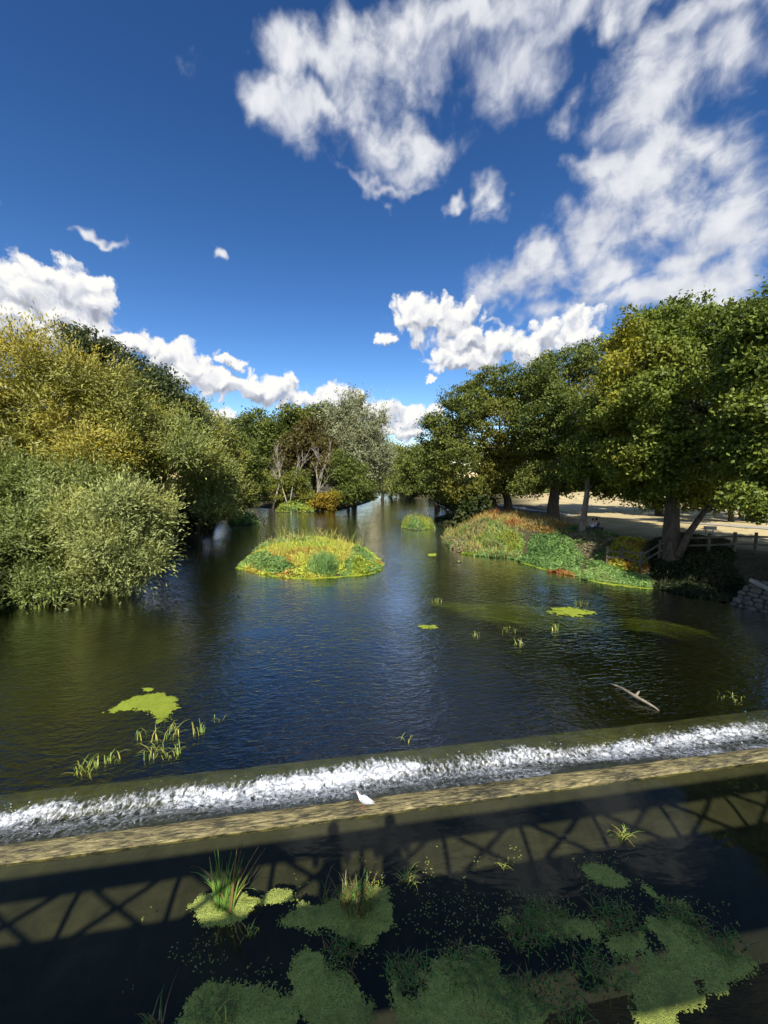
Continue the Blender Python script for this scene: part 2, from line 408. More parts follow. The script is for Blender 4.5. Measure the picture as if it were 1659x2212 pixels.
# ------------------------------------------------------------------ weir: submerged upstream slope, stone ledge, glacis, apron
m, t, out = new_mat('weir_stone')
o_ = t.n('ShaderNodeTexCoord').outputs['Object']
r_ = t.n('ShaderNodeVectorRotate', rotation_type='Z_AXIS', i={'Vector': o_, 'Angle': -TH}).outputs[0]
sr = t.v('MULTIPLY', r_, (2.6, 16, 8)); na = t.noise(sr, 1.7, 7, .72, .35); nb = t.noise(r_, 1.3, 4, .6)
c = t.ramp(t.m('MULTIPLY_ADD', na, .75, t.m('MULTIPLY', nb, .3)), [(.42, (.026, .024, .012)), (.49, (.095, .080, .036)), (.57, (.25, .205, .085)), (.68, (.46, .38, .18))])
p = t.n('ShaderNodeBsdfPrincipled', i={'Base Color': c, 'Roughness': .38, 'Specular IOR Level': .5, 'Normal': t.bump(na, .05)})
t.L.new(p.outputs[0], out); WSTONE = m
m, t, out = new_mat('weir_algae')
o_ = t.n('ShaderNodeTexCoord').outputs['Object']
na = t.noise(o_, 3.2, 6, .65, .4); nb = t.noise(o_, .7, 4, .6)
c = t.ramp(t.m('MULTIPLY_ADD', na, .5, t.m('MULTIPLY', nb, .5)), [(.3, (.018, .017, .012)), (.5, (.052, .047, .032)), (.7, (.095, .086, .056))])
zs_ = t.n('ShaderNodeSeparateXYZ', i={0: o_}).outputs[2]; c = t.mix(t.smooth(t.m('ADD', zs_, t.m('MULTIPLY', nb, .5)), 1.05, .62), c, t.ramp(na, [(.35, (.008, .008, .006)), (.7, (.022, .020, .014))]))
p = t.n('ShaderNodeBsdfPrincipled', i={'Base Color': c, 'Roughness': .7, 'Normal': t.bump(na, .012)}); t.L.new(p.outputs[0], out); WALG = m
m, t, out = new_mat('apron_algae')
o_ = t.n('ShaderNodeTexCoord').outputs['Object']
na = t.noise(o_, 4.5, 6, .65, .4); nb = t.noise(o_, .9, 4, .6)
c = t.ramp(t.m('MULTIPLY_ADD', na, .5, t.m('MULTIPLY', nb, .5)), [(.3, (.10, .08, .03)), (.5, (.30, .25, .085)), (.7, (.46, .40, .13))])
p = t.n('ShaderNodeBsdfPrincipled', i={'Base Color': c, 'Roughness': .7, 'Normal': t.bump(na, .03)}); t.L.new(p.outputs[0], out); WAPR = m

def strip(name, prof, s0, s1, ns, mat, parent, amp=0.0, fs=3.0, seed=0, smooth=True):
    ss = np.linspace(s0, s1, ns); k = len(prof); pn_ = np.array(prof)
    SS, II = np.meshgrid(ss, np.arange(k)); nq = pn_[II, 0]; zq = pn_[II, 1]
    P_ = np.stack([SS.ravel() * fs, nq.ravel() * fs * 2.2, zq.ravel()], -1)
    dz = (fbm(P_, 4, seed) - .5) * amp
    X = SS.ravel() * CS.x + nq.ravel() * CN.x; Y = SS.ravel() * CS.y + nq.ravel() * CN.y
    V = np.stack([X, Y, zq.ravel() + dz], -1); ix = np.arange(k * ns).reshape(k, ns)
    F = np.stack([ix[:-1, :-1].ravel(), ix[:-1, 1:].ravel(), ix[1:, 1:].ravel(), ix[1:, :-1].ravel()], -1)
    return mk(name, V, F, mat, parent, smooth)
weir = thing('weir', 'stone weir with a straight yellowish crest ledge and white water behind it', 'weir')
strip('upstream_slope', [(-6, -.9), (3.0, -.8), (3.7, .0), (4.3, .50), (4.7, .76), (5.2, .97), (N_UP - .05, 1.10), (N_UP - .03, 1.14)], -32, 32, 220, WALG, weir, .05, 1.2)
prof = [(N_UP - .03, 1.02), (N_UP - .02, 1.17)] + [(a, 1.185 + .02 * math.sin((a - N_UP) / .31 * 3.1)) for a in np.linspace(N_UP, N_CR - .02, 12)] + [(N_CR, 1.17), (N_CR + .012, 1.10)]
strip('crest_ledge', prof, -32, 32, 1800, WSTONE, weir, .028, 3.4, 5)
strip('glacis', [(N_CR - .01, 1.12), (N_CR + .10, 1.02), (N_CR + .6, .72), (7.2, .33), (7.9, -.08), (8.0, -.12)], -32, 32, 160, WALG, weir, .02, 1.5)
strip('apron', [(7.98, -.12), (8.4, -.10), (8.85, -.12), (9.05, -.28), (9.5, -1.0), (10.2, -1.3)], -32, 32, 400, WAPR, weir, .09, 1.4, 8)

# white water: a rough sheet running down the glacis and breaking at its foot
def foam_mat():
    m, t, out = new_mat('white_water')
    o = t.n('ShaderNodeTexCoord').outputs['Object']
    fo = t.n('ShaderNodeAttribute', attribute_name='foam').outputs['Fac']
    wv = t.v('ADD', o, t.v('SCALE', t.v('SUBTRACT', t.noise(o, 7, 3, .6, out='Color'), (.5, .5, .5))))
    wv.node.inputs[1].links[0].from_node.inputs['Scale'].default_value = .16
    rf = t.n('ShaderNodeVectorRotate', rotation_type='Z_AXIS', i={'Vector': wv, 'Angle': -TH}).outputs[0]; wv = t.v('MULTIPLY', rf, (1.5, .48, 1))
    lace = t.voro(wv, 5.5, 'DISTANCE_TO_EDGE'); lace2 = t.voro(wv, 13, 'DISTANCE_TO_EDGE'); nz = t.noise(wv, 7, 5, .66, .8)
    l = t.m('SUBTRACT', 1, t.m('MULTIPLY', lace, 2.6)); l2 = t.m('SUBTRACT', 1, t.m('MULTIPLY', lace2, 3.2))
    k = t.m('ADD', t.m('MULTIPLY', l, .34), t.m('MULTIPLY', l2, .22)); k = t.m('ADD', k, t.m('MULTIPLY', nz, .75))
    mask = t.m('MULTIPLY', t.smooth(t.m('ADD', k, fo), .98, 1.66), .97)
    b = t.bump(t.m('ADD', nz, t.m('MULTIPLY', l2, .4)), .03)
    df = t.n('ShaderNodeBsdfPrincipled', i={'Base Color': (.84, .86, .88, 1), 'Roughness': .5, 'Specular IOR Level': .4, 'Normal': b})
    fr = t.schlick(b)
    tr = t.n('ShaderNodeBsdfTransparent', i={'Color': (.93, .94, .90, 1)}); gl = t.n('ShaderNodeBsdfGlossy', i={'Roughness': .08, 'Normal': b})
    wa = t.n('ShaderNodeMixShader', i={0: fr, 1: tr.outputs[0], 2: gl.outputs[0]})
    mx = t.n('ShaderNodeMixShader', i={0: mask, 1: wa.outputs[0], 2: df.outputs[0]}); t.L.new(mx.outputs[0], out)
    return m
FOAM = foam_mat()
fsx = np.arange(-9.5, 14.5, .026); fn = np.arange(N_CR + .03, 8.72, .028)
FS, FN = np.meshgrid(fsx, fn); fs_, fn_ = FS.ravel(), FN.ravel()
edge = 8.20 + .30 * (fbm(np.stack([fs_ * 1.1, 0 * fs_, 0 * fs_], -1), 4, 21) - .5) * 2
zb = np.interp(fn_, [N_CR, N_CR + .1, N_CR + .6, 7.2, 7.75, 7.95, 8.3, 9], [1.15, 1.06, .765, .385, .08, .02, .012, .008])
Pn = np.stack([fs_ * 4.2, fn_ * 4.2, 0 * fs_], -1)
rough_amt = np.interp(fn_, [N_CR, N_CR + .25, 7.5, 7.95, 8.3, 8.6], [.02, .06, .09, .20, .10, .012])
rid = 1 - np.abs(fbm(Pn * np.array([1, .8, 1]), 4, 31, .6) - .5) * 4
fine = fbm(Pn * 3.1, 3, 41)
zf = zb + rough_amt * (rid * .55 + (fine - .5) * .45)
zf = np.maximum(zf, np.where(fn_ > 7.9, .006, zb - .02))
jump = np.exp(-((fn_ - (edge - .22)) / .20) ** 2)
zf += jump * .07 * np.clip(fbm(Pn * .35, 3, 51) * 2 - .5, 0, 1.5)
fo_ = np.interp(fn_ - edge, [-2.2, -1.9, -.9, -.35, -.12, .02, .18, .4], [.16, .32, .40, .62, .60, .34, .12, -.6])
fo_ += (fbm(np.stack([fs_ * .8, fn_ * 1.3, 0 * fs_], -1), 4, 61) - .5) * .85
ix = np.arange(len(fn) * len(fsx)).reshape(len(fn), len(fsx))
FF = np.stack([ix[:-1, :-1].ravel(), ix[:-1, 1:].ravel(), ix[1:, 1:].ravel(), ix[1:, :-1].ravel()], -1)
XYZ = np.stack([fs_ * CS.x + fn_ * CN.x, fs_ * CS.y + fn_ * CN.y, zf], -1)
tag(mk('white_water', XYZ, FF, FOAM, smooth=True, attrs={'foam': ('POINT', fo_)}), 'churning white water running down behind the weir crest', 'white water', kind='stuff')
# spray: small drops and curls thrown up over the breaking edge
ns_ = 1500
s_ = rng.uniform(-9.3, 14.3, ns_); nn_ = rng.normal(7.98, .14, ns_); nn_[::3] = rng.uniform(N_CR + .3, 8.15, len(nn_[::3]))
zz_ = np.interp(nn_, [N_CR, 6.73, 7.2, 7.9, 9], [1.15, .765, .385, .06, .01]) + np.abs(rng.normal(.05, .05, ns_))
C_ = np.stack([s_ * CS.x + nn_ * CN.x, s_ * CS.y + nn_ * CN.y, zz_], -1)
r_s = rng.uniform(.003, .009, ns_)[:, None]
st_ = unit(rng.normal(size=(ns_, 3))) * r_s * rng.uniform(.5, 2.2, (ns_, 1))
oct_ = np.array([[1, 0, 0], [-1, 0, 0], [0, 1, 0], [0, -1, 0], [0, 0, 1], [0, 0, -1]], float)
V_ = (C_[:, None] + oct_[None] * r_s[:, None] + np.array([1, -1, 0, 0, .5, -.5])[None, :, None] * st_[:, None]).reshape(-1, 3)
f8 = np.array([[0, 2, 4], [2, 1, 4], [1, 3, 4], [3, 0, 4], [2, 0, 5], [1, 2, 5], [3, 1, 5], [0, 3, 5]])
m, t, out = new_mat('spray'); p = t.n('ShaderNodeBsdfPrincipled', i={'Base Color': (.88, .9, .92, 1), 'Roughness': .35}); t.L.new(p.outputs[0], out)
tag(mk('spray', V_, (np.arange(ns_)[:, None, None] * 6 + f8[None]).reshape(-1, 3), m, smooth=True), 'white drops thrown up where the weir water breaks', 'spray', kind='stuff')

# ------------------------------------------------------------------ foliage helpers
def leafquads(C, A, Nn, L, W):
    """diamond leaves: centre C, long axis A, normal Nn"""
    A = unit(A); B = unit(np.cross(Nn, A)); L = np.asarray(L)[:, None]; W = np.asarray(W)[:, None]
    Nu = np.cross(A, B)
    V = np.stack([C - A * L * .5, C + B * W * .5 + A * L * .05, C + A * L * .5 - Nu * L * .12, C - B * W * .5 + A * L * .05], 1).reshape(-1, 3)
    return V, np.arange(len(C) * 4).reshape(-1, 4)
def palette(tn, wm, dark, light, warm):
    dark, light, warm = (np.array(c_)[None] for c_ in (dark, light, warm))
    c_ = dark + (light - dark) * tn[:, None]; return np.clip(c_ + (warm - c_) * wm[:, None], 0, 1)
def crown(name, parent, lobes, n, L, W, cols, mat=LEAF, clump=.45, per=22, spray=0.0, droop=0.0, warm=(.0, .25, .6), seed=0, shell=.74, outn=.9, low=-1.1, wob=.35, lsc=(1.28, 1.35), subl=8):
    L *= lsc[0]; W *= lsc[1]
    rg = np.random.default_rng(seed + 100)
    lobes = np.asarray(lobes, float).copy(); lobes[:, 3] *= 1.05
    if subl:
        nl = []
        for (lx, ly, lz, lr) in lobes:
            for q_ in range(subl):
                dv = unit(rg.normal(size=3)); dv[2] = dv[2] * .8 + .12
                if dv[1] > .35 and rg.random() < .5: dv[1] *= -1
                rs = lr * rg.uniform(.30, .50); nl.append((lx + dv[0] * (lr - rs * .75), ly + dv[1] * (lr - rs * .75), lz + dv[2] * (lr - rs * .75), rs))
            nl.append((lx, ly, lz, lr * .72))
        lobes = np.array(nl)
    k = max(8, int(n / per)); kk = int(k * 2.2)
    wt = lobes[:, 3] ** 2 * np.where(np.arange(len(lobes)) % (subl + 1) == subl, .35, 1) if subl else lobes[:, 3] ** 2; li = rg.choice(len(lobes), kk, p=wt / wt.sum())
    d = unit(rg.normal(size=(kk, 3))); c = lobes[li, :3]; r = lobes[li, 3]
    rr = r * (1 - wob / 2 + wob * fbm(d * 2.1 + li[:, None] * 3.7, 3, seed) * 1.15)
    rad = np.where(rg.random(kk) < .16, rg.uniform(.25, .7, kk), shell + (1.04 - shell) * rg.random(kk) ** .7)
    p_ = c + d * (rr * rad)[:, None] * np.array([1, 1, .92])
    ok = d[:, 2] > low
    q = np.full(kk, 9.0)
    for j in range(len(lobes)):
        e = np.linalg.norm(p_ - lobes[j, :3], axis=1) / lobes[j, 3]; q = np.where(li == j, q, np.minimum(q, e))
    ok &= (q > .62) | (rg.random(kk) < .12)
    ok &= p_[:, 2] > .15
    p_, d, li = p_[ok][:k], d[ok][:k], li[ok][:k]; k = len(p_)
    # leaves in each clump
    ax = unit(d + rg.normal(size=(k, 3)) * .45 + np.array([0, 0, .45 - droop * 1.6]))
    sz = rg.uniform(.65, 1.35, k)
    n2 = k * per; ci = np.repeat(np.arange(k), per)
    off = rg.normal(size=(n2, 3)) * clump * sz[ci][:, None]
    if spray > 0:
        along = rg.normal(size=n2) * clump * (1 + 1.6 * spray) * sz[ci]
        off = off * (1 - .62 * spray) + ax[ci] * along[:, None]
    else: off[:, 2] *= .5
    C = p_[ci] + off
    C[:, 2] = np.maximum(C[:, 2], .04)
    A = unit(ax[ci] * (.9 + spray) + rg.normal(size=(n2, 3)) * (.75 - .35 * spray) + np.array([0, 0, -droop]))
    Nn = unit(d[ci] * outn + np.array([0, -.12, .35]) + rg.normal(size=(n2, 3)) * .62)
    tn = np.clip(.5 + .45 * (rg.random(k)[ci] - .5) + .75 * (rg.random(n2) - .5) + .5 * (fbm(C * .55, 2, seed + 5) - .5), 0, 1)
    wn = fbm(C * warm[0] + 9.1 * seed, 3, seed + 7) if warm[0] > 0 else np.full(n2, .5)
    wm = np.clip((wn - .5) * 4 + warm[1] * 2 - .5, 0, 1) * warm[2] * rg.uniform(.4, 1.0, n2) if warm[0] > 0 else np.zeros(n2)
    col = palette(tn, wm, *cols)
    V, F = leafquads(C, A, Nn, L * rg.uniform(.65, 1.35, n2), W * rg.uniform(.7, 1.3, n2))
    return mk(name, V, F, mat, parent, col=col)
def branches(base, top, r0, lobes, seed=0, limbs=9, n=8, lean=None):
    """tapered trunk that forks into limbs reaching the lobes"""
    rd_ = random.Random(seed); base = Vector(base); top = Vector(top); A_ = Acc()
    pts = []; rad = []
    for i in range(7):
        f = i / 6; q = base.lerp(top, f) + Vector((rd_.uniform(-1, 1), rd_.uniform(-1, 1), 0)) * .12 * r0 * 3 * math.sin(f * 3.1)
        pts.append(q); rad.append(r0 * (1.45 - 1.6 * f if f < .17 else 1.18 - .62 * f))
    pts.insert(0, base + Vector((0, 0, -.5))); rad.insert(0, r0 * 1.7); A_.tube(pts, rad, n)
    B_ = Acc(); ls = sorted(lobes, key=lambda l: -l[3])[:limbs]
    for l in ls:
        e = Vector(l[:3]); f0 = rd_.uniform(.45, .98); a = base.lerp(top, f0); ctrl = a.lerp(e, .5) + Vector((0, 0, (e - a).length * .12))
        P_ = [a.lerp(ctrl, u).lerp(ctrl.lerp(e, u), u) + Vector((rd_.uniform(-1, 1), rd_.uniform(-1, 1), rd_.uniform(-1, 1))) * .10 * (u > 0) for u in (0, .2, .4, .6, .8, 1)]
        rb = r0 * rd_.uniform(.35, .5); B_.tube(P_, [rb * (1 - .85 * u) for u in (0, .2, .4, .6, .8, 1)], 6)
        for kq in range(4):
            i0 = rd_.choice((2, 3, 4, 5)); dv = Vector((rd_.uniform(-1, 1), rd_.uniform(-1, 1), rd_.uniform(-.2, 1))).normalized() * l[3] * rd_.uniform(.5, .95)
            a2 = P_[i0]; B_.tube([a2, a2 + dv * .5 + Vector((0, 0, .1)), a2 + dv], [rb * .3, rb * .18, .01], 5)
    return A_, B_
def lob(D_, items, jit=2.0, seed=0, back=True):
    """crown lobes seen at px,py with radius in px at distance about D_"""
    rd_ = random.Random(seed); o = []
    for it in items:
        px, py, r = it[:3]; y = D_ + (it[3] if len(it) > 3 else rd_.uniform(-jit, jit)); c_ = at(px, py, y=y); rr = r * y / 830
        o.append((c_.x, c_.y, c_.z, rr))
        if back and r * y / 830 > 1.2: o.append((c_.x + rd_.uniform(-.4, .4) * rr, c_.y + rr * rd_.uniform(.9, 1.4), c_.z - .15 * rr, rr * .85))
    return o
def tree(name, label, lobes, base, n, L, W, cols, r0=.35, bark=BARK, top=None, group=None, limbs=9, cat='tree', seed=0, **kw):
    t_ = thing(name, label, cat, group)
    la = np.array(lobes); ctr = la[:, :3].mean(0)
    b = Vector((base[0], base[1], gz_at(*base[:2]) if len(base) < 3 else base[2]))
    tp = Vector(top) if top else Vector((b.x * .6 + ctr[0] * .4, b.y * .6 + ctr[1] * .4, b.z + (la[:, 2].max() - b.z) * .62))
    A_, B_ = branches(b, tp, r0, lobes, seed, limbs)
    A_.build('trunk', bark, t_, True); B_.build('limbs', bark, t_, True)
    crown('crown', t_, lobes, n, L, W, cols, seed=seed, **kw)
    return t_

# palettes (dark, light, warm)
OLIVE = ((.058, .070, .010), (.37, .37, .060), (.54, .41, .035))
SILVG = ((.052, .080, .015), (.36, .40, .090), (.48, .42, .055))
DKASH = ((.026, .038, .014), (.11, .135, .050), (.14, .13, .05))
MIDGR = ((.030, .052, .010), (.20, .235, .048), (.33, .27, .040))
BRGR = ((.034, .060, .009), (.26, .31, .050), (.50, .42, .040))
DKGRW = ((.036, .060, .012), (.25, .31, .060), (.36, .33, .05))
SILVB = ((.08, .105, .024), (.47, .51, .16), (.54, .49, .09))
COPPER = ((.036, .034, .010), (.155, .125, .036), (.18, .13, .03))
SILV = ((.10, .11, .055), (.32, .33, .20), (.34, .31, .16))
YELG = ((.055, .072, .010), (.24, .27, .045), (.36, .28, .03))
YELL = ((.10, .10, .012), (.36, .30, .03), (.34, .19, .03))

# ------------------------------------------------------------------ trees on the left bank
WK = dict(mat=WILLOW, spray=.8, per=30, clump=.30, shell=.70, wob=.5, lsc=(1.3, 1.6))
tree('willow_tree', 'tall olive and golden willow rising at the left edge, tallest on the left bank',
     lob(27, [(10, 800, 85), (95, 775, 70), (165, 820, 70), (55, 890, 90), (170, 905, 80), (240, 850, 52), (255, 930, 55), (105, 985, 85), (10, 985, 75), (205, 985, 70), (-60, 850, 90)], 1.5, 1),
     at(70, 1200, y=28)[:2], 105000, .20, .046, OLIVE, r0=.55, warm=(.16, .42, .85), seed=1, **WK)
tree('willow_tree', 'low spreading willow between the golden willow and the river, lower left edge',
     lob(23.5, [(40, 1060, 72), (140, 1050, 62), (-40, 1040, 80), (215, 1050, 45), (20, 1130, 60)], 1.2, 2), at(40, 1250, y=24.5)[:2], 42000, .18, .040, DKGRW, r0=.3, warm=(.2, .3, .6), seed=2, **WK)
tree('ash_tree', 'dark grey-green ash tree showing behind the golden willow against the clouds',
     lob(39, [(185, 755, 44), (250, 790, 50), (310, 822, 50), (362, 870, 46), (290, 880, 60), (395, 860, 22), (210, 830, 60), (405, 905, 30), (160, 720, 18), (350, 810, 20)], 2, 3),
     at(260, 1120, y=41)[:2], 30000, .30, .11, DKASH, r0=.45, seed=3, clump=.42, per=14, wob=.6, warm=(.2, .2, .4), shell=.6)
tree('willow_tree', 'mid-height silvery willow with a yellow patch beside the dark water hollow',
     lob(35, [(320, 935, 60), (385, 955, 55), (352, 905, 40), (300, 1000, 45), (280, 960, 40), (425, 985, 38), (385, 975, 46, -3.5), (340, 985, 42, -3)], 1.5, 4), at(330, 1130, y=37)[:2], 42000, .24, .055, SILVG, r0=.4, warm=(.22, .40, .8), seed=4, **WK)
tree('willow_tree', 'dark silvery willow leaning over the water beyond the dark hollow',
     lob(42, [(450, 1020, 40), (465, 1068, 32), (455, 1100, 26), (478, 1105, 20), (440, 1060, 26)], 1.5, 5), at(420, 1130, y=44)[:2], 26000, .27, .065, SILVG, r0=.35, warm=(.2, .2, .5), seed=5, **WK)
tree('willow_tree', 'olive willow in the row behind, right end of the left bank',
     lob(50, [(405, 905, 38), (452, 925, 44), (470, 975, 44), (500, 990, 34), (490, 1040, 36), (515, 1060, 25), (425, 880, 24), (480, 1090, 24), (500, 1100, 16), (385, 1000, 34), (395, 1045, 34), (370, 1060, 34), (410, 1080, 26)], 2, 6), at(455, 1110, y=53)[:2], 30000, .30, .08, OLIVE, r0=.4, warm=(.15, .28, .6), seed=6, **WK)
tree('riverside_tree', 'green tree closing the left bank beside the narrow side channel',
     lob(66, [(505, 960, 36), (480, 940, 34), (530, 1000, 30), (520, 1050, 28), (545, 1045, 22), (530, 1085, 18), (505, 1085, 22)], 2, 7), at(505, 1095, y=68)[:2], 14000, .42, .15, MIDGR, r0=.4, seed=7, per=16, clump=.6, warm=(.12, .2, .4))
tree('willow_bush', 'bright silver-green willow bush bulging over the water, lit in front',
     lob(21.2, [(255, 1105, 66), (300, 1140, 46), (200, 1150, 66), (280, 1190, 52), (322, 1188, 28), (215, 1225, 48), (250, 1160, 62), (160, 1110, 40), (200, 1262, 26), (250, 1250, 28), (290, 1238, 24), (325, 1218, 18)], .8, 8), at(220, 1230, y=22)[:2],
     66000, .17, .036, SILVB, r0=.16, warm=(.35, .28, .6), seed=8, cat='bush', **dict(WK, clump=.25, wob=.55))
tree('willow_bush', 'green willow bush trailing into the water at the lower left edge',
     lob(20.2, [(40, 1160, 62), (112, 1180, 52), (60, 1235, 52), (-30, 1200, 70), (118, 1235, 36), (10, 1265, 36), (85, 1130, 40), (60, 1275, 26), (100, 1270, 24), (-30, 1280, 30), (150, 1255, 28)], .8, 9), at(40, 1270, y=21)[:2],
     46000, .17, .038, DKGRW, r0=.16, warm=(.3, .18, .5), seed=9, cat='bush', **dict(WK, clump=.25, wob=.55))

# ------------------------------------------------------------------ the wooded point in mid river
tree('sycamore_tree', 'round dark green tree at the left of the wooded point',
     lob(86, [(560, 935, 46), (612, 918, 40), (595, 970, 48), (530, 965, 32), (640, 950, 34), (570, 1000, 40)], 3, 10), at(585, 1090, y=88)[:2], 24000, .50, .24, MIDGR, r0=.5, seed=10, per=14, clump=.75, warm=(.08, .38, .5))
tree('copper_tree', 'brownish copper tree above the bare white stems',
     lob(82, [(650, 965, 42), (690, 975, 34), (618, 995, 30), (672, 930, 28), (700, 1000, 26)], 2, 11), at(655, 1085, y=83)[:2], 16000, .46, .22, COPPER, r0=.45, seed=11, per=14, clump=.7, warm=(.1, .3, .3))
tree('sycamore_tree', 'dark green domed tree at the back of the wooded point, beside the silver willow',
     lob(95, [(665, 905, 34), (705, 908, 34), (640, 910, 26), (690, 940, 34)], 3, 12), at(680, 1080, y=97)[:2], 13000, .52, .26, MIDGR, r0=.5, seed=12, per=14, clump=.8, warm=(.1, .35, .5))
tree('silver_willow_tree', 'grey-silver willow with sparse upright tufts, tallest on the wooded point',
     lob(90, [(738, 885, 24), (772, 868, 18), (725, 905, 24), (742, 945, 42), (790, 935, 32), (816, 905, 20), (772, 985, 42), (812, 980, 28), (700, 950, 22), (758, 850, 9), (790, 1020, 30), (770, 905, 24), (750, 1000, 30), (820, 1000, 22), (735, 925, 26), (805, 945, 26)], 2, 13),
     at(765, 1085, y=91)[:2], 44000, .46, .13, SILV, r0=.5, seed=13, warm=(.1, .2, .3), **dict(WK, clump=.55, wob=.6))
tree('field_maple_bush', 'yellow-green bush left of the bare white stems at the water',
     lob(79, [(572, 1040, 34), (618, 1040, 30), (556, 1070, 24), (600, 1075, 28), (640, 1030, 26), (655, 1065, 24)], 1.5, 14), at(590, 1095, y=80)[:2], 15000, .34, .14, YELG, r0=.2, seed=14, cat='bush', per=14, clump=.5, warm=(.2, .3, .5))
tree('alder_bush', 'dark green rounded bush at the right tip of the wooded point',
     lob(79, [(742, 1028, 36), (772, 1055, 30), (725, 1000, 28), (768, 1012, 28), (790, 1068, 18), (740, 1068, 30)], 1.5, 15), at(752, 1095, y=80)[:2], 17000, .36, .17, MIDGR, r0=.25, seed=15, cat='bush', per=14, clump=.55, warm=(.1, .12, .3))
tree('chestnut_bush', 'small yellow-leaved bush on the water edge of the wooded point',
     lob(76, [(700, 1082, 18), (722, 1074, 15), (678, 1090, 12), (718, 1094, 12)], .6, 16), at(702, 1103, y=76.8)[:2], 5000, .34, .17, YELL, r0=.1, seed=16, cat='bush', per=12, clump=.35, warm=(.3, .3, .6))
tree('weeping_willow', 'light green weeping willow trailing to the far water at the river bend',
     lob(112, [(828, 975, 28), (840, 1005, 24), (822, 1035, 26), (845, 1042, 16), (805, 1010, 24)], 1, 17), at(826, 1075, y=113)[:2], 12000, .70, .09, YELG, r0=.4, seed=17, droop=1.4, mat=WILLOW, spray=.9, per=22, clump=.8, warm=(.1, .3, .4))
tree('background_tree', 'dull green far tree closing the river bend',
     lob(150, [(862, 985, 24), (890, 975, 20), (850, 1020, 26), (880, 1040, 24), (905, 1000, 26)], 4, 18), at(880, 1064, y=155)[:2], 9000, .8, .4, MIDGR, r0=.5, seed=18, per=12, clump=1.2, warm=(.06, .35, .4))
for k_, (it, lab) in enumerate([([(360, 985, 40), (300, 1000, 45), (420, 1000, 40)], 'far dark tree hidden behind the left willows'),
                               ([(760, 1000, 50), (690, 1010, 40)], 'far tree behind the wooded point'),
                               ([(500, 1010, 36), (460, 1020, 36), (540, 1020, 34), (500, 1045, 24)], 'far tree closing the side channel left of the wooded point'),
                               ([(840, 1030, 30), (880, 1025, 34), (920, 1030, 30), (860, 1050, 18), (900, 1052, 18)], 'lowest far tree behind the river bend')]):
    tree('background_tree', lab, lob(125, it, 4, 30 + k_), at(it[0][0], 1070, y=128)[:2], 7000, .9, .45, MIDGR, r0=.5, seed=40 + k_, per=12, clump=1.3, warm=(.06, .3, .4))

# ------------------------------------------------------------------ trees on the right bank
BK = dict(per=30, clump=.36, wob=.5, shell=.70)
tree('riverside_tree', 'dull green tree low over the far water at the right of the bend',
     lob(74, [(905, 1010, 38), (940, 985, 36), (890, 1045, 26), (930, 1050, 32), (960, 1035, 30), (1000, 1000, 46), (1010, 1050, 34), (970, 1070, 20), (880, 1010, 26), (872, 1052, 18)], 3, 20), at(945, 1090, y=76)[:2], 17000, .42, .20, MIDGR, r0=.45, seed=20, warm=(.08, .3, .5), **dict(BK, clump=.65))
tree('lime_tree', 'broad tree spreading over the water, left of the right bank row',
     lob(50, [(1005, 880, 52), (1075, 845, 55), (1140, 850, 60), (955, 925, 42), (1050, 935, 75), (985, 985, 55), (1080, 1005, 52), (965, 1045, 34), (1030, 1060, 36), (1135, 960, 60), (935, 895, 18), (1020, 828, 22), (1090, 1050, 34), (1140, 1035, 34), (985, 1070, 26), (1045, 1085, 24), (940, 985, 36)], 2.5, 21),
     at(1100, 1115, y=51)[:2], 84000, .24, .12, MIDGR, r0=.42, seed=21, limbs=12, warm=(.10, .36, .55), **BK)
tree('lime_tree', 'big tree with a thick dark trunk, second of the right bank row',
     lob(42, [(1215, 795, 55), (1335, 830, 50), (1300, 770, 36), (1175, 830, 40), (1345, 920, 50), (1285, 800, 60), (1195, 870, 60), (1265, 890, 65), (1170, 955, 48), (1225, 985, 42), (1180, 1020, 30), (1320, 880, 50), (1150, 900, 45), (1150, 1040, 30), (1210, 1030, 30), (1165, 1055, 22), (1270, 980, 44), (1130, 1065, 24), (1230, 1050, 22), (1215, 1065, 16), (1205, 935, 50, -3), (1220, 870, 44, -3.4), (1240, 940, 40, -3)], 2, 22),
     at(1195, 1125, y=41)[:2], 76000, .22, .11, MIDGR, r0=.50, seed=22, limbs=11, warm=(.12, .30, .5), **BK)
tree('lime_tree', 'slender-trunked tree with sunlit pale bark beside the seated people',
     lob(34, [(1300, 950, 44), (1260, 975, 36), (1330, 1000, 34), (1230, 1020, 24), (1290, 1010, 32), (1310, 880, 42), (1340, 1040, 26), (1270, 1035, 22), (1310, 1045, 22), (1370, 1030, 28), (1300, 1062, 18), (1345, 1068, 20), (1385, 1072, 20)], 1.4, 23),
     at(1255, 1148, y=33)[:2], 38000, .20, .10, BRGR, r0=.26, bark=BARKP, seed=23, limbs=8, warm=(.16, .25, .5), **BK)
